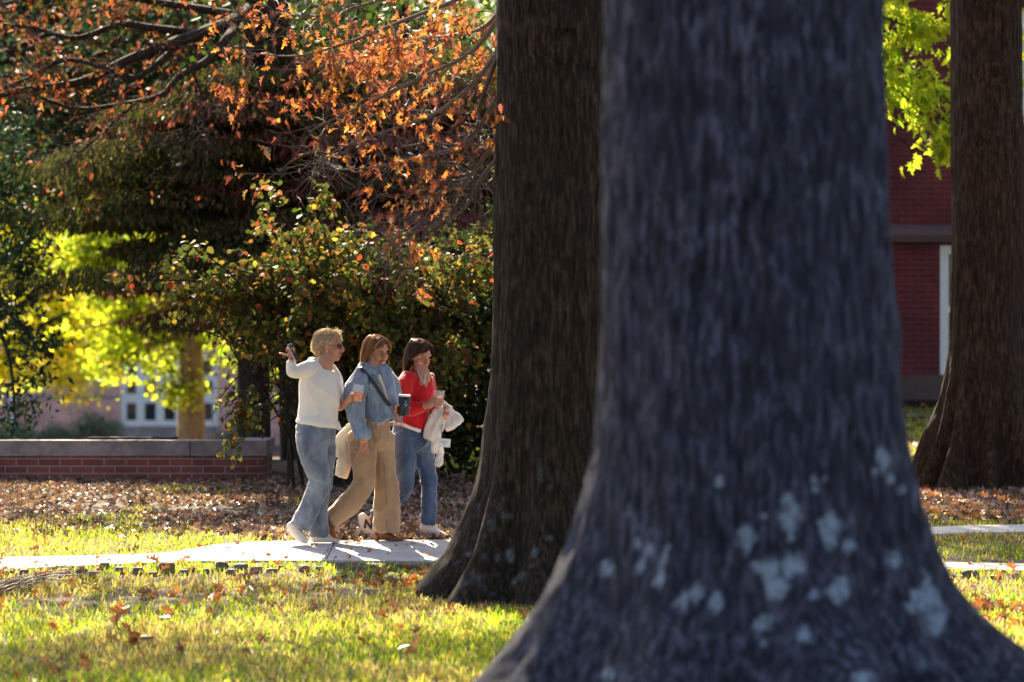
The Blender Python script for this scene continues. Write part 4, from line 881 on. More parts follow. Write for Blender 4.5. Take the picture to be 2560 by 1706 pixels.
def loft(Yp, secs, f=1., sub=5, ns=20, e=.6):
    """secs (px,py,dy,w_px,d_m): elliptical sections along a path; f shrinks"""
    Q = cat_rom(np.array([[*(W(a, b_, Yp) + Vector((0, dy, 0))), w_ * Yp / F * f, d_ * f] for (a, b_, dy, w_, d_) in secs]), sub)
    C = Q[:, :3]; t = np.gradient(C, axis=0); t /= np.linalg.norm(t, axis=1, keepdims=True) + 1e-9
    n1 = np.cross(t, [0, 1., 0]); n1 /= np.linalg.norm(n1, axis=1, keepdims=True) + 1e-9; n2 = np.cross(n1, t)
    return loft_arr(C, n1 * Q[:, 3:4], n2 * Q[:, 4:5], ns, e)
def ell(c, r, M3=None, sub=3):
    bm = bmesh.new(); bmesh.ops.create_icosphere(bm, subdivisions=sub, radius=1)
    for v_ in bm.verts:
        p = Vector((v_.co.x * r[0], v_.co.y * r[1], v_.co.z * r[2])); v_.co = (M3 @ p if M3 else p) + Vector(c)
    return bm
def rtube(pts, rad, ns=12, n=5):
    P = cat_rom(np.array([list(p) for p in pts], float), n); rr = cat_rom(np.array([[x, 0, 0] for x in rad], float), n)[:, 0]
    t = np.gradient(P, axis=0); t /= np.linalg.norm(t, axis=1, keepdims=True) + 1e-9
    ref = np.array([.31, .87, .38]); a = np.cross(t, ref); a /= np.linalg.norm(a, axis=1, keepdims=True) + 1e-9; b_ = np.cross(a, t)
    return loft_arr(P, a * rr[:, None], b_ * rr[:, None], ns)
def union(name, bms, voxel, smooth, mat, parent, fold=None, seed=0):
    me = bpy.data.meshes.new('tmp'); bm = bmesh.new()
    for b_ in bms:
        t_ = bpy.data.meshes.new('t'); b_.to_mesh(t_); b_.free(); bm.from_mesh(t_); bpy.data.meshes.remove(t_)
    bm.to_mesh(me); bm.free(); o = bpy.data.objects.new('tmp', me); col.objects.link(o)
    if voxel:
        r_ = o.modifiers.new('r', 'REMESH'); r_.mode = 'VOXEL'; r_.voxel_size = voxel
    if smooth: s_ = o.modifiers.new('s', 'SMOOTH'); s_.factor = .5; s_.iterations = smooth
    dg = bpy.context.evaluated_depsgraph_get(); ev = o.evaluated_get(dg); m2 = bpy.data.meshes.new_from_object(ev)
    bpy.data.objects.remove(o); bpy.data.meshes.remove(me)
    if fold:
        n = len(m2.vertices); c = np.empty(n * 3, 'f'); m2.vertices.foreach_get('co', c); c = c.reshape(-1, 3).astype(float)
        nr = np.empty(n * 3, 'f'); m2.vertices.foreach_get('normal', nr); nr = nr.reshape(-1, 3)
        d = np.zeros(n)
        for (amp, fx, fz, sh_) in fold:     # amplitude, frequency across, frequency along z, shear
            p = np.stack([(c[:, 0] + sh_ * c[:, 2]) * fx, c[:, 1] * fx * .6, c[:, 2] * fz - sh_ * c[:, 0] * fz], 1)
            wb = vn(c * 7, seed + 5)[:, None]; q = 1 - np.abs(2 * vn(p + wb * 1.2, seed) - 1); d += amp * (q ** 1.6 - .45); seed += 3
        c += nr * d[:, None]; m2.vertices.foreach_set('co', c.astype('f').ravel()); m2.update()
    return link(name, m2, mat, parent)
def Mrot(yaw, pitch, roll=0):
    return (Matrix.Rotation(R(yaw), 3, 'Z') @ Matrix.Rotation(R(pitch), 3, 'Y') @ Matrix.Rotation(R(roll), 3, 'X'))
def head_bms(c, Rm, k=1.):
    """face looks along local +X"""
    T_ = lambda p: Vector(c) + Rm @ (Vector(p) * k)
    E = lambda p, r: ell(T_(p), [x * k for x in r], Rm)
    L = [E((-.012, 0, .032), (.096, .076, .085)), E((.022, 0, -.025), (.062, .058, .078)), E((.058, 0, -.088), (.026, .028, .022)), E((.035, 0, -.075), (.045, .045, .03)),
         E((.066, 0, .038), (.024, .052, .022)), E((.055, .034, -.022), (.028, .026, .03)), E((.055, -.034, -.022), (.028, .026, .03)),
         E((.078, 0, -.058), (.016, .024, .018)), E((-.002, .076, -.002), (.018, .009, .032)), E((-.002, -.076, -.002), (.018, .009, .032)), E((.0, -.073, -.022), (.010, .008, .014)), E((.0, .073, -.022), (.010, .008, .014))]
    L.append(rtube([T_((.078, 0, .03)), T_((.092, 0, .008)), T_((.107, 0, -.016)), T_((.100, 0, -.030)), T_((.083, 0, -.034))], [.009 * k, .009 * k, .0125 * k, .013 * k, .010 * k]))
    L += [E((.094, .012, -.027), (.010, .008, .008)), E((.094, -.012, -.027), (.010, .008, .008))]
    return L, T_
def face_bits(parent, T_, Rm, k=1., smile=False, closed=False, glasses=False):
    S = lambda p, r: ell(T_(p), [x * k for x in r], Rm, 2)
    bm = [S((.090, 0, -.052), (.008, .022, .0045)), S((.089, 0, -.0615), (.009, .019, .0055))]
    if smile: bm = [S((.090, 0, -.050), (.007, .027, .0045)), S((.087, 0, -.067), (.008, .022, .005)), S((.080, .026, -.049), (.008, .008, .004)), S((.080, -.026, -.049), (.008, .008, .004))]
    union('lips', bm, 0, 0, M['lips'], parent)
    if smile: union('teeth', [S((.0885, 0, -.058), (.007, .021, .0055))], 0, 0, M['teeth'], parent)
    if glasses:
        for sgn in (-1, 1):
            union('lens', [S((.092, sgn * .030, .008), (.006, .027, .020))], 0, 0, M['ink'], parent)
        for sg in (-1, 1): union('glasses_arm', [rtube([T_((.085, sg * .056, .014)), T_((.04, sg * .074, .014)), T_((-.01, sg * .082, .008))], [.002] * 3)], 0, 0, M['ink'], parent)
        return
    for sgn in (-1, 1):
        if closed:
            union('eyelid', [S((.0775, sgn * .030, .006), (.009, .015, .0085))], 0, 0, M['skin'], parent)
            union('eyelashes', [rtube([T_((.083, sgn * .017, -.002)), T_((.088, sgn * .030, -.005)), T_((.080, sgn * .044, -.001))], [.0018] * 3)], 0, 0, M['eye'], parent)
        else:
            e = union('eye', [S((.0755, sgn * .030, .008), (.010, .0135, .008))], 0, 0, M['eyewhite'], parent)
            union('iris', [S((.083, sgn * .030, .007), (.0045, .007, .007))], 0, 0, M['eye'], e)
            union('eyelashes', [rtube([T_((.082, sgn * .016, .014)), T_((.088, sgn * .030, .0165)), T_((.078, sgn * .045, .013))], [.002] * 3)], 0, 0, M['eye'], parent)
        union('eyebrow', [rtube([T_((.089, sgn * .014, .030)), T_((.089, sgn * .030, .036)), T_((.078, sgn * .048, .031))], [.0025, .003, .0015])], 0, 0, M['brow'], parent)
def hair(parent, c, Rm, k, style, pal, wts, n, seed, name='hair'):
    rng = np.random.RandomState(seed); Rn = np.array(Rm); c = np.array(c); cen = np.array([-.014, 0, .034]); rad = np.array([.099, .080, .090])
    u = rng.normal(size=(n * 6, 3)); u /= np.linalg.norm(u, axis=1, keepdims=True)
    if style == 'short': ok = (u[:, 2] > .05 + np.clip(u[:, 0], 0, 1) * .62) | ((u[:, 0] < -.12) & (u[:, 2] > -.80)) | ((u[:, 0] < .18) & (u[:, 2] > -.05))
    else: ok = (u[:, 2] > .30 + np.clip(u[:, 0], 0, 1) * .52) | ((u[:, 0] < .05) & (u[:, 2] > -.35))
    u = u[ok][:n]; n = len(u)
    flyaway = rng.rand(n) < (.06 if style != 'short' else 0); P = cen + u * rad * 1.0; nr = u / rad; nr /= np.linalg.norm(nr, axis=1, keepdims=True)
    gl = Rn.T @ np.array([0, 0, -1.])                 # gravity in head space
    if style == 'short':
        L = .028 + .022 * rng.rand(n); D = np.stack([-.55 * np.ones(n) + .9 * np.clip(u[:, 0], 0, 1) * (u[:, 2] > .5), .1 * np.sign(u[:, 1]), -.55 * np.ones(n) + .5 * (u[:, 2] > .6)], 1) + .15 * rng.normal(size=(n, 3)) + nr * .02; steps = 5; grav = .10; lay = 1.02 + .11 * rng.rand(n)
    else:
        part = .015; sd = np.where(u[:, 1] * rad[1] > part, 1., -1.)
        D = np.stack([-.35 + .25 * rng.normal(size=n), sd * .9, -.1 * np.ones(n)], 1) * np.clip(u[:, 2:3] + .2, 0, 1) + gl * .8 * (1 - np.clip(u[:, 2:3], 0, 1)) + .10 * rng.normal(size=(n, 3))
        steps = 11; grav = .42; lay = 1.03 + .16 * rng.rand(n) + (.10 * rng.rand(n) * (u[:, 2] < .3)); 
        target = -(.100 if style == 'bob' else .105)   # hair ends at this head-space height
        L = np.clip((P[:, 2] - target) * 1.12 + .02 + .018 * rng.normal(size=n), .04, .30)
    lay = lay + flyaway * .12 * rng.rand(n); D = D + flyaway[:, None] * nr * .5
    D /= np.linalg.norm(D, axis=1, keepdims=True); pts = [P.copy()]; cur = P.copy()
    wv = rng.normal(size=(n, 3)) * (.10 if style != 'short' else .09)
    for s_ in range(steps):
        if style != 'short': D[:, 0] = np.where(cur[:, 2] > .0, np.minimum(D[:, 0], -.02 - .25 * np.clip(cur[:, 0] / .06, 0, 1)), D[:, 0])
        D = D * (1 - grav) + gl * grav + wv * .3 * math.cos(s_ * .9)
        q = (cur - cen) / rad; rr = np.linalg.norm(q, axis=1); nn = q / rad; nn /= np.linalg.norm(nn, axis=1, keepdims=True)
        inw = (D * nn).sum(1, keepdims=True); D = np.where((inw < 0) & (rr < 1.3)[:, None] & (cur[:, 2:3] > -.05), D - nn * inw * .9, D)
        D /= np.linalg.norm(D, axis=1, keepdims=True); cur = cur + D * (L / steps)[:, None]
        q = (cur - cen) / rad; rr = np.linalg.norm(q, axis=1); lt_ = 1 + (lay - 1) * min(1, (s_ + 1) / 3)
        push = np.where((rr < lt_), lt_ / rr, 1.); low = cur[:, 2] < -.03; cur = np.where(low[:, None], cur, cen + (cur - cen) * push[:, None])
        if style != 'short':                      # stay out of the face and jaw
            rj = np.hypot((cur[:, 0] - .01) / .085, cur[:, 1] / .082); sc2 = np.where((rj < 1.04) & (cur[:, 2] < .03), 1.04 / np.maximum(rj, .2), 1.)
            cur[:, 1] *= sc2; lim = .012 + .05 * np.clip((cur[:, 2] + .02) / .09, 0, 1) + (cur[:, 1] > 0) * .02; cur[:, 0] = np.where((cur[:, 0] > lim) & (cur[:, 2] < .065), lim - .02 * rng.rand(n), cur[:, 0])
        pts.append(cur.copy())
    Pt = np.stack(pts, 1)                          # n, steps+1, 3
    t = np.gradient(Pt, axis=1); t /= np.linalg.norm(t, axis=2, keepdims=True) + 1e-9; nn = (Pt - cen) / rad ** 2; nn /= np.linalg.norm(nn, axis=2, keepdims=True)
    sd = np.cross(t, nn + rng.normal(size=(n, 1, 3)) * .35); sd /= np.linalg.norm(sd, axis=2, keepdims=True) + 1e-9
    wd = (.0013 + .0014 * rng.rand(n))[:, None, None] * np.linspace(1, .35, steps + 1)[None, :, None]
    A = Pt - sd * wd; B = Pt + sd * wd; V = np.stack([A, B], 2).reshape(-1, 3) * k
    V = V @ Rn.T + c; m_ = steps + 1; off = (np.arange(n) * m_ * 2)[:, None, None]; k_ = (np.arange(steps) * 2)[None, :, None]
    Fq = (off + k_ + np.array([0, 1, 3, 2])[None, None, :]).reshape(-1, 4); C = np.repeat(palette(pal, wts, n, .22, rng), m_ * 2, 0)
    o = link(name, np_mesh(name, V, [Fq], C), M['hair'], parent)
    capm = plain(name + '_under', tuple(np.array(pal[0]) * .8), .7, .2, .2, 60, .6, .004, (1, 1, .2))
    capc = Vector(c) + Rm @ (Vector((-.022, 0, .042)) * k)
    union('hair_base', [ell(capc, (.094 * k, .080 * k, .083 * k), Rm)], 0, 0, capm, o)
    return o
def finger(base, d0, bend_axis, lens, rad, curl):
    pts = [Vector(base)]; d = Vector(d0).normalized(); ax = Vector(bend_axis).normalized()
    for l_, cu in zip(lens, curl): d = Matrix.Rotation(R(cu), 3, ax) @ d; pts.append(pts[-1] + d * l_)
    return rtube(pts, [rad, rad, rad * .93, rad * .8][:len(pts)], 10, 3)
def open_hand(wrist, d, across, curl=(12, 22, 18), spread=4, k=1., thumb_side=1, thumb_d=None):
    """d: wrist->knuckles, across: from little finger to index; palm normal = d x across"""
    wst = Vector(wrist); d = Vector(d).normalized(); a = Vector(across).normalized(); nrm = d.cross(a).normalized(); L = []
    cs_ = [wst - d * .02 * k, wst + d * .02 * k, wst + d * .055 * k, wst + d * .085 * k]
    L.append(loft_arr(cat_rom(np.array([list(x) for x in cs_]), 4), *[np.array([list(v_ * s_) for s_ in cat_rom(np.array([[p, 0, 0] for p in sz_]), 4)[:, 0]]) for v_, sz_ in ((a, [.024 * k, .027 * k, .037 * k, .038 * k]), (nrm, [.019 * k, .016 * k, .014 * k, .012 * k]))], 16))
    for q, (off, ln) in enumerate(((-.029, .80), (-.010, .95), (.010, 1.0), (.029, .92))):
        dd = d + a * math.sin(R(spread)) * (q - 1.5)
        L.append(finger(wst + d * .078 * k + a * off * k, dd, a, [x * ln * k for x in (.042, .026, .020)], .0085 * k, [c_ * (1 + .15 * (q % 2)) for c_ in curl]))
    td = Vector(thumb_d) if thumb_d else (d * .75 + a * .75 * thumb_side + nrm * -.35)
    L.append(finger(wst + d * .025 * k + a * .024 * k * thumb_side, td, a.cross(td), [.038 * k, .030 * k, .022 * k], .0105 * k, (0, 8, 10)))
    return L
def grip(c, axis, rad, wrist, a_from, a_to, heights, thumb=None, k=1., palm_a=None):
    """fingers wrapped round a cup: c axis centre, angles in the horizontal plane (0=+X, -90=to camera)"""
    c = Vector(c); L = []; wst = Vector(wrist); base = []
    for q, (h, ln) in enumerate(zip(heights, (.82, .97, 1., .9))):
        pts = []
        for s_ in np.linspace(0, 1, 5):
            a = R(a_from + (a_to - a_from) * ln * s_); rr = rad + .0085 + .003 * (1 - s_)
            pts.append(c + Vector((math.cos(a) * rr, math.sin(a) * rr, h)))
        base.append(pts[0]); L.append(rtube(pts, [.0095 * k, .009 * k, .0088 * k, .0082 * k, .007 * k], 10, 3))
    for b_ in base: L.append(rtube([wst, wst.lerp(b_, .5) + (wst - c).normalized() * .004, b_], [.019 * k, .013 * k, .0105 * k], 10, 3))
    mid_ = (base[1] + base[2]) / 2
    L.append(rtube([wst, wst.lerp(mid_, .5), mid_], [.024 * k, .026 * k, .016 * k], 12, 3))
    if thumb:
        a0, a1, h = thumb; pts = [wst.lerp(mid_, .35)]
        for s_ in np.linspace(0, 1, 3): a = R(a0 + (a1 - a0) * s_); pts.append(c + Vector((math.cos(a) * (rad + .010), math.sin(a) * (rad + .010), h + .012 * s_)))
        L.append(rtube(pts, [.014 * k, .0115 * k, .0105 * k, .008 * k], 10, 3))
    return L
def lathe(name, c, axis, prof, mat, parent=None, seg=28, closed=True):
    q = Vector(axis).normalized().to_track_quat('Z', 'Y').to_matrix(); bm = bmesh.new(); rows = []
    for (r_, z) in prof: rows.append([bm.verts.new(Vector(c) + q @ Vector((r_ * math.cos(6.28318 * k / seg), r_ * math.sin(6.28318 * k / seg), z))) for k in range(seg)])
    for a, b_ in zip(rows[:-1], rows[1:]):
        for k in range(seg): bm.faces.new((a[k], a[(k + 1) % seg], b_[(k + 1) % seg], b_[k]))
    if closed: bm.faces.new(rows[0][::-1]); bm.faces.new(rows[-1])
    bmesh.ops.recalc_face_normals(bm, faces=bm.faces); return bm_link(name, bm, mat, parent, True)
def clear_cup(name, c, axis, h, r0, r1, fill, label, rim=True):
    c = Vector(c); ax = Vector(axis).normalized(); t = root(name, c - ax * h / 2, label, 'cup', 'clear plastic cups in the women\'s hands')
    lathe('cup_wall', c - ax * h / 2, ax, [(r0, 0), (r0 + (r1 - r0) * .5, h * .5), (r1, h), (r1 + .003, h + .001), (r1 + .003, h - .004), (r1 - .001, h - .004), (r0 + (r1 - r0) * .5 - .001, h * .5), (r0 - .001, .002)], M['plastic'], t)
    rf = r0 + (r1 - r0) * fill
    lathe('drink', c - ax * h / 2, ax, [(r0 - .003, .004), (rf - .003, h * fill)], M['amber'], t)
    return t
def P_(px, py, dy, Y): return W(px, py, Y) + Vector((0, dy, 0))
def surf(px, cx, w_, d_): return -d_ * math.sqrt(max(0, 1 - ((px - cx) / w_) ** 2))
def strip(name, Y, pts, w_, d_, mat, parent, fold=None, sub=6):
    return union(name, [loft(Y, [(a, b_, dy, w_, d_) for (a, b_, dy) in pts], 1, sub, 12)], 0, 0, mat, parent)

# ---------------- woman 1 : white sweater
Y1 = 24.55
w1 = root('person', (W(800, 1358, Y1).x, Y1, gz(-1.47, Y1) + .03), 'woman with short blonde hair, white sweater and light jeans, arm raised', 'person', 'three women walking along the path')
sw_t = [(806, 905, 0, 20, .065), (800, 915, 0, 38, .085), (797, 932, 0, 47, .11), (797, 955, 0, 52, .13), (799, 985, 0, 55, .135), (797, 1015, 0, 53, .125), (794, 1045, 0, 54, .13), (792, 1060, 0, 55, .138)]
arm_n = [(800, 921, -.03, 20, .06), (770, 924, -.08, 22, .065), (748, 930, -.11, 18, .055), (734, 931, -.12, 15, .05), (730, 918, -.12, 13, .045), (729, 902, -.12, 12, .042)]
arm_f = [(822, 925, .06, 20, .06), (836, 950, .14, 17, .06), (842, 985, .15, 14, .055), (843, 1012, .12, 12, .045)]
lt_n = [(780, 1085, -.05, 40, .095), (783, 1125, -.07, 37, .09), (792, 1165, -.07, 30, .08), (799, 1195, -.07, 27, .075), (796, 1218, -.07, 27, .07), (783, 1252, -.07, 26, .07), (767, 1285, -.07, 27, .078), (751, 1316, -.07, 25, .08)]
lt_f = [(806, 1090, .05, 32, .09), (812, 1130, .07, 26, .085), (810, 1170, .07, 24, .08), (807, 1210, .07, 22, .07), (801, 1250, .07, 20, .068), (797, 1295, .07, 22, .075), (796, 1343, .07, 25, .085)]
pel = [(793, 1054, 0, 46, .115), (790, 1078, 0, 50, .135), (790, 1100, 0, 49, .135)]
hc = P_(824, 867, -.01, Y1); Rm1 = Mrot(-9, 3); hb, T1 = head_bms(hc, Rm1)
neck = [(808, 934, .02, 18, .05), (812, 919, -.025, 20, .056), (816, 904, -.032, 20, .055), (819, 885, -.01, 18, .055)]
nm1 = P_(731, 897, -.12, Y1)
handL = open_hand(nm1, (.02, 0, 1), (1, -.3, 0), (58, 70, 45), 3, .86, -1, thumb_d=(-.85, -.15, .3))
cup1 = P_(896, 983, -.06, Y1); wr1 = P_(868, 1006, .00, Y1)
body = [loft(Y1, s, .66, e=.03) for s in (sw_t, lt_n, lt_f, pel)] + [loft(Y1, arm_n, .62), loft(Y1, arm_f, .7), loft(Y1, neck)] + hb + handL
body += [loft(Y1, [(842, 1000, .13, 9, .036), (846, 1018, .10, 10.5, .038), (858, 1013, .04, 9.5, .032), (868, 1006, .0, 7.5, .024)])]
body += [loft(Y1, [(743, 1318, -.07, 8, .03), (752, 1336, -.07, 8, .03), (762, 1350, -.07, 5, .028)]), loft(Y1, [(797, 1330, .07, 9, .03), (805, 1347, .07, 7, .03), (835, 1353, .07, 4, .03)])]
body += grip(cup1 + Vector((0, 0, -.028)), (0, 0, 1), .040, wr1, 165, 12, (-.022, -.004, .014, .032), (185, 235, .012))
union('body', body, .0042, 2, M['skin'], w1)
union('sweater', [loft(Y1, s, .94, e=.05) for s in (sw_t, arm_n, arm_f)] + [loft(Y1, [(793, 1056, 0, 53.5, .141), (792, 1064, 0, 53, .140)], 1, e=.02), loft(Y1, [(843, 1058, -.02, 7, .03), (849, 1072, -.02, 5, .02)])], .007, 4, M['knit'], w1, [(.013, 7, 3.0, .8), (.006, 16, 5, -.6)], 3)
union('jeans', [loft(Y1, pel)] + [loft(Y1, s, 1., e=.04) for s in (lt_n, lt_f)], .007, 3, M['denim_l'], w1, [(.008, 5, 8, .9), (.008, 10, 18, -.8)], 11)
union('shoe', [loft(Y1, [(731, 1309, -.07, 15, .036), (739, 1325, -.07, 16, .042), (752, 1340, -.07, 13, .045), (763, 1350, -.07, 9, .042), (769, 1356, -.07, 4, .03)])], .005, 3, M['shoe'], w1)
union('shoe', [loft(Y1, [(780, 1344, .07, 13, .042), (800, 1345, .07, 13, .045), (825, 1351, .07, 7, .045), (847, 1355, .07, 4, .035)])], .005, 3, M['shoe'], w1)
face_bits(w1, T1, Rm1, glasses=True)
strip('wristband', Y1, [(862, 1004, .03), (869, 1012, .0)], 3.2, .027, M['orangeband'], w1)
union('earring', [ell(T1((.0, -.083, -.038)), (.005, .004, .007))], 0, 0, M['paper'], w1)
hair(w1, hc, Rm1, 1.04, 'short', [(.66, .50, .35), (.80, .68, .52), (.40, .28, .18)], [4, 3, 2], 6000, 101)
clear_cup('plastic_cup', cup1, (.10, 0, 1), .13, .034, .047, .52, 'clear cup of amber drink held by the woman in the white sweater')
pc = P_(737, 881, -.15, Y1); ph = root('phone', pc, 'silver phone in the raised hand of the woman in the white sweater', 'phone')
def obox(name, c, ax, ay, az, sx, sy, sz_, mat, parent, bev=.004):
    bm = bmesh.new(); bmesh.ops.create_cube(bm, size=1); Mx = Matrix((Vector(ax).normalized(), Vector(ay).normalized(), Vector(az).normalized())).transposed()
    for v_ in bm.verts: v_.co = Vector((v_.co.x * sx, v_.co.y * sy, v_.co.z * sz_))
    if bev: bmesh.ops.bevel(bm, geom=bm.edges[:], offset=bev, segments=2, affect='EDGES')
    for v_ in bm.verts: v_.co = Mx @ v_.co + Vector(c)
    return bm_link(name, bm, mat, parent, False)
zl = Vector((.44, 0, -.9)).normalized(); xl_ = Vector((.9, -.5, .44)); xl_ = (xl_ - zl * xl_.dot(zl)).normalized(); yl_ = zl.cross(xl_)
obox('case', pc, xl_, yl_, zl, .010, .070, .145, M['silver'], ph, .0035); obox('screen', pc + xl_ * .0055, xl_, yl_, zl, .001, .062, .135, M['glass'], ph, 0)

# ---------------- woman 2 : denim jacket
Y2 = 24.78
w2 = root('person', (W(925, 1356, Y2).x, Y2, gz(-1.1, Y2) + .03), 'smiling woman in a pale denim jacket, tan trousers and brown heeled boots', 'person', 'three women walking along the path')
jt = [(922, 912, .0, 22, .075), (928, 926, 0, 42, .095), (934, 948, 0, 50, .125), (938, 980, 0, 52, .135), (944, 1010, 0, 52, .14), (951, 1038, 0, 51, .148), (957, 1056, 0, 48, .15)]
an = [(912, 934, -.07, 22, .07), (897, 960, -.12, 26, .075), (889, 995, -.15, 27, .08), (892, 1030, -.17, 24, .075), (902, 1062, -.19, 20, .062), (909, 1082, -.20, 18, .055)]
af = [(965, 938, .07, 20, .06), (982, 975, .12, 17, .06), (989, 1015, .09, 16, .058), (992, 1040, .01, 14, .05), (995, 1045, -.04, 12, .045)]
tn = [(908, 1090, -.05, 40, .105), (908, 1135, -.07, 36, .1), (911, 1172, -.07, 29, .09), (912, 1202, -.07, 25, .085), (897, 1230, -.07, 27, .088), (864, 1267, -.07, 28, .09), (830, 1300, -.07, 23, .088)]
tf = [(945, 1095, .05, 38, .1), (954, 1140, .07, 33, .1), (960, 1180, .07, 28, .09), (965, 1215, .07, 30, .092), (967, 1260, .07, 33, .098), (967, 1300, .07, 34, .10), (966, 1332, .07, 34, .10)]
pl2 = [(930, 1050, 0, 44, .125), (926, 1080, 0, 50, .14), (926, 1105, 0, 50, .14)]
hc2 = P_(944, 880, -.02, Y2); Rm2 = Mrot(-48, 18, 5); hb2, T2 = head_bms(hc2, Rm2)
nk2 = [(925, 950, -.02, 24, .065), (930, 925, -.03, 20, .06), (936, 900, -.02, 17, .055), (938, 885, 0, 16, .055)]
tum = P_(1010, 1012, -.14, Y2); wr2 = P_(990, 1036, -.06, Y2)
body = [loft(Y2, s, .66, e=.03) for s in (jt, tn, tf, pl2)] + [loft(Y2, an, .55), loft(Y2, af, .58), loft(Y2, nk2)] + hb2
body += [loft(Y2, [(905, 1065, -.19, 8, .03), (910, 1085, -.21, 9, .031), (913, 1100, -.215, 8.5, .026)])]
body += open_hand(P_(913, 1098, -.215, Y2), (-.02, -.05, -1), (.95, -.25, 0), (-8, -16, -12), 11, 1.0, 1, thumb_d=(-.55, -.3, -.8))
body += [loft(Y2, [(992, 1044, -.0, 9, .03), (990, 1036, -.06, 8, .026)])]
body += grip(tum + Vector((0, 0, -.02)), (0, 0, 1), .044, wr2, 170, 18, (-.045, -.024, -.002, .020), (190, 235, .01))
body += [loft(Y2, [(826, 1300, -.07, 7, .03), (829, 1325, -.07, 6, .03), (839, 1343, -.07, 3, .025)]), loft(Y2, [(958, 1325, .07, 7, .03), (965, 1342, .07, 5, .03), (992, 1350, .07, 3, .028)])]
union('body', body, .0042, 2, M['skin'], w2)
jk = union('denim_jacket', [loft(Y2, s, 1., e=.05) for s in (jt, an, af)], .006, 2, M['denim_j'], w2, [(.016, 7, 3.0, .7), (.010, 14, 7, -.9)], 31)
union('cuff', [loft(Y2, [(909, 1076, -.20, 21, .064), (910, 1083, -.20, 21.5, .066), (911, 1090, -.20, 20.5, .062)])], .005, 2, M['denim_j'], jk)
union('collar', [loft(Y2, [(900, 914, .03, 9, .02), (910, 921, -.05, 11, .02), (926, 927, -.085, 10, .016), (938, 927, -.095, 8, .012)]), loft(Y2, [(950, 924, -.08, 5, .012), (958, 932, -.09, 6, .012), (966, 942, -.09, 4, .01)]), loft(Y2, [(904, 912, .05, 10, .03), (922, 908, .075, 10, .02), (944, 914, .06, 9, .02)])], .005, 3, M['denim_j'], jk)
pts = []
for (a, b_) in ((949, 938), (955, 955), (963, 978), (970, 1003)): pts.append((a, b_, surf(a, 938, 52, .137) + .002))
strip('blouse', Y2, pts, 4.2, .010, M['cream'], w2)
pts = [(a, b_, surf(a, 934 + (b_ - 948) * .15, 51, .135) - .022) for (a, b_) in ((904, 921), (915, 932), (930, 949), (944, 968), (957, 988), (968, 1004), (977, 1013))]
strip('bag_strap', Y2, [(903, 917, -.05)] + pts, 4.6, .007, M['ink'], w2)
def plate(name, Y, pts, th, mat, parent):
    bm = bmesh.new(); a = [bm.verts.new(P_(x, y, dy, Y)) for x, y, dy in pts]; b_ = [bm.verts.new(P_(x, y, dy + th, Y)) for x, y, dy in pts]; n = len(a)
    bm.faces.new(a); bm.faces.new(b_[::-1])
    for k in range(n): bm.faces.new((a[k], b_[k], b_[(k + 1) % n], a[(k + 1) % n]))
    bmesh.ops.recalc_face_normals(bm, faces=bm.faces); bmesh.ops.bevel(bm, geom=bm.edges[:], offset=.002, segments=1, affect='EDGES'); return bm_link(name, bm, mat, parent, False)
def patch(name, cx, cy_, wpx, hpx, dy, ang, mat, parent, Y, th=.006):
    return obox(name, P_(cx, cy_, dy, Y), (math.cos(ang), math.sin(ang) * 0 - .35 * 0, math.sin(ang)), (0, 1, 0), (-math.sin(ang), 0, math.cos(ang)), wpx * Y / F, th, hpx * Y / F, mat, parent, .002)
plate('lapel', Y2, [(901, 898, -.02), (912, 905, -.085), (928, 913, -.118), (945, 929, -.130), (943, 938, -.132), (930, 935, -.128), (912, 924, -.108), (900, 914, -.05)], .014, M['denim_j'], jk)
plate('lapel', Y2, [(952, 925, -.105), (958, 922, -.09), (968, 936, -.085), (966, 946, -.095), (957, 938, -.115)], .014, M['denim_j'], jk)
patch('pocket_flap', 940, 965, 28, 12, -.146, -.1, M['denim_j'], jk, Y2, .012); patch('pocket_seam', 941, 972.5, 26, 1.0, -.149, -.1, M['paper'], jk, Y2, .012)
union('button', [ell(P_(941, 968, -.156, Y2), (.005, .003, .005))], 0, 0, M['silver'], jk)
rng = np.random.RandomState(111); fr = []
for k in range(150):
    a = R(rng.rand() * 360); px = 957 + 49 * math.cos(a); p0 = P_(px, 1054 + 3 * rng.rand(), .152 * math.sin(a), Y2); fr.append((np.array([p0, p0 + Vector((rng.normal() * .006, rng.normal() * .004, -.012)), p0 + Vector((rng.normal() * .012, rng.normal() * .006, -.018 - .018 * rng.rand()))]), np.array([.0016, .0012, .0008])))
ring_ = np.array([P_(957 + 48 * math.cos(R(a)), 1056, .150 * math.sin(R(a)), Y2) for a in range(0, 361, 12)]); fr.append((ring_, np.full(len(ring_), .003)))
link('frayed_hem', tubes_mesh('frayed_hem', fr, 4), M['cream'], jk)
tr = union('trousers', [loft(Y2, pl2)] + [loft(Y2, s, 1., e=.04) for s in (tn, tf)], .007, 2, M['khaki'], w2, [(.013, 5, 6, .9), (.008, 9, 14, -.8)], 41)
union('pocket', [loft(Y2, [(886, 1122, -.155, 3, .02), (900, 1126, -.165, 11, .016), (918, 1131, -.165, 12, .014), (930, 1133, -.155, 3, .01)])], .005, 2, M['khaki'], tr)
strip('wristband', Y2, [(912, 1096, -.213), (912.5, 1102, -.214)], 10.2, .031, M['orangeband'], w2)
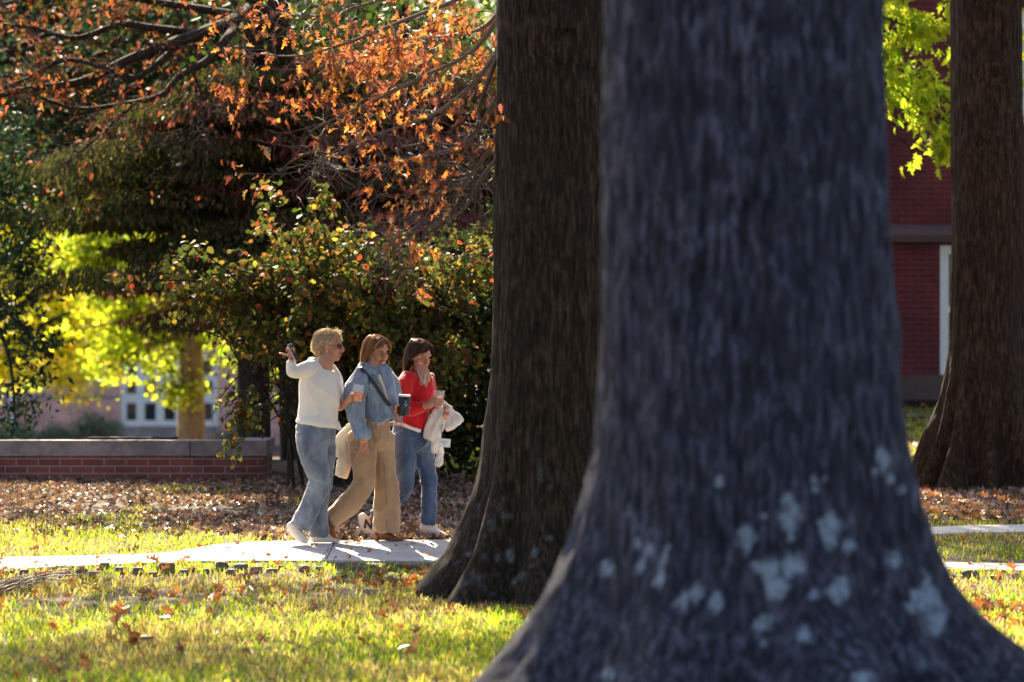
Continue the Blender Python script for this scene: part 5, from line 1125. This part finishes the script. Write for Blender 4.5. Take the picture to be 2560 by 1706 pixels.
for (secs, heel) in (([(822, 1300, -.07, 15, .042), (827, 1320, -.07, 12, .04), (834, 1337, -.07, 8, .04), (842, 1349, -.07, 4, .03)], [(812, 1288, -.07, 5, .025), (806, 1296, -.07, 5, .022)]),
                     ([(952, 1326, .07, 12, .04), (956, 1338, .07, 12, .04), (976, 1345, .07, 8, .043), (992, 1350, .07, 6, .042), (1006, 1353, .07, 3, .03)], [(942, 1338, .07, 7.5, .028), (941, 1348, .07, 6.5, .024), (941, 1355, .07, 6, .022)])):
    bt_ = union('boot', [loft(Y2, secs)], .005, 3, M['boot'], w2); union('heel', [loft(Y2, heel)], .004, 1, M['boot'], bt_)
face_bits(w2, T2, Rm2, smile=True)
hair(w2, hc2, Rm2, 1.04, 'bob', [(.30, .13, .055), (.42, .22, .09), (.20, .085, .04), (.55, .34, .16)], [4, 3, 3, 1], 6500, 102)
M['stitch'] = plain('denim_stitch', (.38, .42, .48), .8, .2); M['stitchk'] = plain('khaki_stitch', (.31, .195, .11), .8, .2)
def seam(par, Y, pts, cx, w_, d_, dy0, mat, wd=.7):
    strip('seam', Y, [(a, b_, dy0 + surf(a, cx if not callable(cx) else cx(b_), w_, d_) - .004) for a, b_ in pts], wd, .003, mat, par)
seam(jk, Y2, [(946, 940), (951, 965), (955, 1000), (957, 1040)], 940, 52, .142, 0, M['stitch']); seam(jk, Y2, [(918, 955), (935, 957), (950, 955)], 938, 52, .138, 0, M['stitch'])
seam(jk, Y2, [(922, 985), (926, 1015), (930, 1045)], 943, 52, .145, 0, M['stitch']); seam(jk, Y2, [(888, 955), (884, 990), (886, 1030), (896, 1065)], lambda y: 889 + max(0, y - 1030) * .3, 26, .08, -.155, M['stitch'])
seam(tr, Y2, [(961, 1150), (963, 1200), (966, 1260), (967, 1328)], 965, 33, .095, .07, M['stitchk'], .5); seam(tr, Y2, [(945, 1120), (944, 1160), (941, 1195)], 925, 40, .12, -.03, M['stitchk'], .8)
tb_ = root('tumbler', tum - Vector((0, 0, .085)), 'black tumbler with a pale rim and small white emblem held by the woman in denim', 'tumbler')
ta = (.06, 0, 1); lathe('cup_body', tum - Vector((0, 0, .085)), ta, [(.037, 0), (.040, .006), (.0455, .15)], M['black'], tb_); lathe('rim', tum - Vector((0, 0, .085)), ta, [(.0460, .1502), (.0465, .163), (.043, .166), (.040, .160)], M['paper'], tb_)
em = tum + Vector((.018, -.0415, .01))
union('emblem', [ell(em + Vector((0, -.0005, .018)), (.0075, .003, .009), None, 2), ell(em + Vector((-.006, 0, -.004)), (.007, .003, .008), None, 2), ell(em + Vector((.007, .0015, -.004)), (.007, .003, .008), None, 2), ell(em + Vector((0, -.0005, -.017)), (.009, .003, .005), None, 2)], 0, 0, M['greyink'], tb_)
union('jacket', [loft(Y2, [(874, 1066, .02, 6, .03), (866, 1085, .03, 14, .035), (855, 1115, .03, 20, .04), (848, 1140, .03, 17, .035)], e=.1), loft(Y2, [(872, 1110, .04, 12, .04), (864, 1145, .04, 14, .035), (856, 1172, .04, 16, .025), (851, 1192, .04, 15, .02)], e=.1)], .007, 3, M['cream'], None, [(.022, 15, 2.5, .35), (.010, 30, 5, .35)], 51)
settag(bpy.data.objects[-1] if False else [o for o in col.objects if o.name.startswith('jacket')][-1], 'cream jacket hanging at the back of the woman in tan trousers', 'jacket')
cb_ = root('waist_bag', P_(880, 1150, .06, Y2), 'brown bag corner peeking out behind the tan trousers', 'bag'); union('pouch', [loft(Y2, [(868, 1138, .07, 10, .04), (880, 1146, .07, 12, .04), (893, 1150, .07, 9, .035)])], .006, 2, M['boot'], cb_)

# ---------------- woman 3 : red top
Y3 = 25.15
w3 = root('person', (W(1065, 1349, Y3).x, Y3, gz(-.7, Y3) + .03), 'dark haired woman in a red top and blue jeans looking down', 'person', 'three women walking along the path')
rt_ = [(1052, 934, 0, 22, .07), (1050, 943, 0, 36, .09), (1044, 962, 0, 43, .12), (1040, 990, 0, 42, .125), (1038, 1012, 0, 34, .105), (1034, 1032, 0, 42, .13), (1029, 1052, 0, 43, .135), (1026, 1069, 0, 43, .138)]
ran = [(1024, 944, -.07, 22, .065), (1011, 968, -.12, 23, .07), (1008, 998, -.14, 21, .07), (1024, 1020, -.14, 18, .06), (1046, 1019, -.15, 14, .05), (1062, 1014, -.16, 12, .04)]
raf = [(1070, 948, .07, 16, .06), (1077, 975, .13, 12, .055), (1082, 1005, .12, 12, .05), (1090, 1022, .02, 10, .04)]
jn = [(1012, 1092, -.05, 30, .1), (1012, 1140, -.07, 28, .092), (1014, 1180, -.07, 25, .085), (1012, 1212, -.05, 23, .08), (998, 1240, 0, 20, .07), (968, 1268, .05, 17, .065), (934, 1293, .05, 16, .06)]
jf = [(1045, 1098, .05, 34, .095), (1060, 1145, .07, 27, .085), (1069, 1187, .07, 22, .08), (1073, 1225, .07, 19, .073), (1072, 1270, .07, 19, .07), (1069, 1312, .07, 19, .07)]
pl3 = [(1027, 1060, 0, 42, .128), (1025, 1085, 0, 43, .135), (1028, 1108, 0, 46, .135)]
hc3 = P_(1050, 890, -.02, Y3); Rm3 = Mrot(-46, 27, 4); hb3, T3 = head_bms(hc3, Rm3)
nk3 = [(1054, 965, -.04, 22, .08), (1058, 945, -.045, 20, .068), (1054, 925, -.03, 17, .055), (1048, 900, 0, 16, .055)]
cup3 = P_(1098, 996, -.17, Y3); wr3 = P_(1076, 1013, -.205, Y3)
body = [loft(Y3, s, .66, e=.03) for s in (rt_, jn, jf, pl3)] + [loft(Y3, ran, .55), loft(Y3, raf, .6), loft(Y3, nk3)] + hb3
body += [loft(Y3, [(1058, 1015, -.16, 9, .03), (1076, 1012, -.20, 8.5, .026)])] + grip(cup3 + Vector((0, 0, -.03)), (0, 0, 1), .038, wr3, 205, 325, (-.022, -.003, .016, .034), (165, 120, .02))
body += [loft(Y3, [(1088, 1022, .02, 8, .03), (1097, 1022, -.08, 8, .026)])] + open_hand(P_(1098, 1022, -.09, Y3), (.5, -.35, -.35), (.3, .3, .9), (-28, -45, -35), 3, .95, 1)
body += [loft(Y3, [(932, 1290, .06, 6, .025), (918, 1310, .06, 5, .02), (927, 1335, .06, 3, .02)]), loft(Y3, [(1062, 1300, .07, 8, .03), (1064, 1325, .07, 7, .03), (1100, 1340, .07, 4, .028)])]
union('body', body, .0042, 2, M['skin'], w3)
tp = union('red_top', [loft(Y3, s, 1., e=.05) for s in (rt_, ran, raf)], .007, 3, M['red'], w3, [(.014, 8, 3.0, .6), (.010, 20, 4, -.4)], 61)
# open V neck: skin panel set just proud of the blouse
vb = bmesh.new(); vp = [vb.verts.new(P_(a, b_, surf(a, 1046, 44, .124) - off, Y3)) for (a, b_, off) in ((1046, 936, -.02), (1056, 952, .004), (1062, 962, .006), (1068, 970, .006), (1071, 958, .006), (1071, 946, .004), (1069, 935, -.02), (1058, 930, -.03))]
vb.faces.new(vp); r_ = bmesh.ops.solidify(vb, geom=vb.faces[:], thickness=.008); bm_link('neckline', vb, M['skin'], w3, False)
strip('necklace', Y3, [(1047, 932, -.10), (1056, 948, surf(1056, 1046, 44, .124) - .010), (1062, 958, surf(1062, 1046, 44, .124) - .011), (1064, 945, surf(1064, 1046, 44, .124) - .010), (1066, 934, -.10)], .9, .0025, M['paper'], w3)
union('jeans', [loft(Y3, pl3)] + [loft(Y3, s, 1., e=.04) for s in (jn, jf)], .007, 2, M['denim_d'], w3, [(.011, 5, 10, .9), (.008, 9, 18, -.8)], 71)
bp = [(a, b_, surf(a, 1029, 45, .142) - .006) for (a, b_) in ((992, 1054), (1008, 1060), (1024, 1067), (1040, 1073), (1052, 1077))]
bl = strip('belt', Y3, bp, 4.2, .006, M['paper'], w3); patch('buckle', 1046, 1075, 11, 9, surf(1046, 1029, 45, .142) - .014, -.38, M['paper'], bl, Y3, .006)
sh3 = union('shoe', [loft(Y3, [(1056, 1322, .07, 13, .042), (1071, 1323, .07, 17, .046), (1092, 1334, .07, 10, .045), (1110, 1340, .07, 7, .042), (1120, 1343, .07, 4, .03)])], .005, 3, M['shoe'], w3)
union('sole', [loft(Y3, [(1047, 1345, .07, 2.5, .036), (1072, 1346, .07, 2.5, .042), (1100, 1346.5, .07, 2.3, .046), (1120, 1344, .07, 1.8, .034)])], 0, 0, M['sole'], sh3)
union('shoelace', [rtube([P_(1084 + a, 1318 + b_, .03, Y3) for a, b_ in L_], [.0025] * len(L_)) for L_ in (((0, 4), (3, -2), (8, 0), (6, 6), (1, 5)), ((2, 5), (10, 2), (14, 7), (7, 8)))], 0, 0, M['paper'], sh3)
s2 = union('shoe', [loft(Y3, [(903, 1290, .05, 10, .036), (911, 1306, .05, 15, .042), (920, 1326, .05, 14, .045), (929, 1341, .05, 9, .042), (936, 1352, .05, 4, .03)])], .005, 3, M['shoe'], w3)
cu = bpy.data.curves.new('lt', 'FONT'); cu.body = 'N'; cu.size = .092; cu.extrude = .003; cu.offset = .004; cu.align_x = 'CENTER'; cu.align_y = 'CENTER'
to = bpy.data.objects.new('lt', cu); col.objects.link(to); bpy.context.view_layer.update(); me = bpy.data.meshes.new_from_object(to.evaluated_get(bpy.context.evaluated_depsgraph_get())); bpy.data.objects.remove(to)
me.transform(Matrix.Translation(P_(921, 1312, .0, Y3)) @ Matrix.Rotation(R(8), 4, 'Y') @ Matrix.Rotation(R(90), 4, 'X')); link('letter', me, M['ink'], s2, False)
face_bits(w3, T3, Rm3, closed=True)
hair(w3, hc3, Rm3, 1.04, 'long', [(.075, .028, .018), (.13, .05, .028), (.05, .02, .014), (.28, .11, .05)], [4, 2, 3, .7], 6500, 103)
strip('ring', Y3, [(1106, 1007, -.222), (1107, 1010, -.222)], 3, .004, M['gold'], w3)
clear_cup('plastic_cup', cup3, (.04, 0, 1), .125, .033, .045, .6, 'clear cup with a pale rim held by the woman in the red top')
wj = union('jacket', [loft(Y3, [(1099, 1018, -.10, 8, .02), (1095, 1040, -.11, 17, .03), (1088, 1062, -.11, 21, .035), (1078, 1084, -.11, 15, .035), (1073, 1096, -.11, 11, .03)], e=.1),
                      loft(Y3, [(1108, 1006, -.08, 6, .015), (1118, 1024, -.08, 12, .022), (1129, 1046, -.08, 20, .028), (1140, 1064, -.08, 26, .03)], e=.08),
                      loft(Y3, [(1092, 1075, -.09, 9, .03), (1090, 1100, -.09, 10, .02), (1088, 1128, -.09, 7, .015)]), loft(Y3, [(1096, 1100, -.08, 7, .02), (1100, 1130, -.08, 7, .018), (1099, 1160, -.08, 9, .02)])], .006, 3, M['offwhite'], None, [(.020, 14, 4, -.4), (.009, 28, 6, .3)], 81)
settag(wj, 'off-white jacket draped over the arm of the woman in the red top', 'jacket')
bd = root('name_badge', P_(1112, 1106, -.15, Y3), 'white name badge dangling below the off-white jacket', 'badge')
patch('card', 1112, 1106, 31, 22, -.15, -.08, M['paper'], bd, Y3, .004)
for q, (dx, dyy, wl) in enumerate(((-1, -3, 19), (-1, 1.5, 12), (0, 5, 6))): patch('print', 1112 + dx, 1106 + dyy, wl, 1.1, -.1535, -.08, M['greyink'], bd, Y3, .002)
link('cord', tubes_mesh('cord', [(np.array([P_(1107, 1060, -.145, Y3), P_(1104, 1078, -.15, Y3), P_(1110, 1096, -.15, Y3)]), np.array([.0025] * 3))], 6), M['ink'], bd)
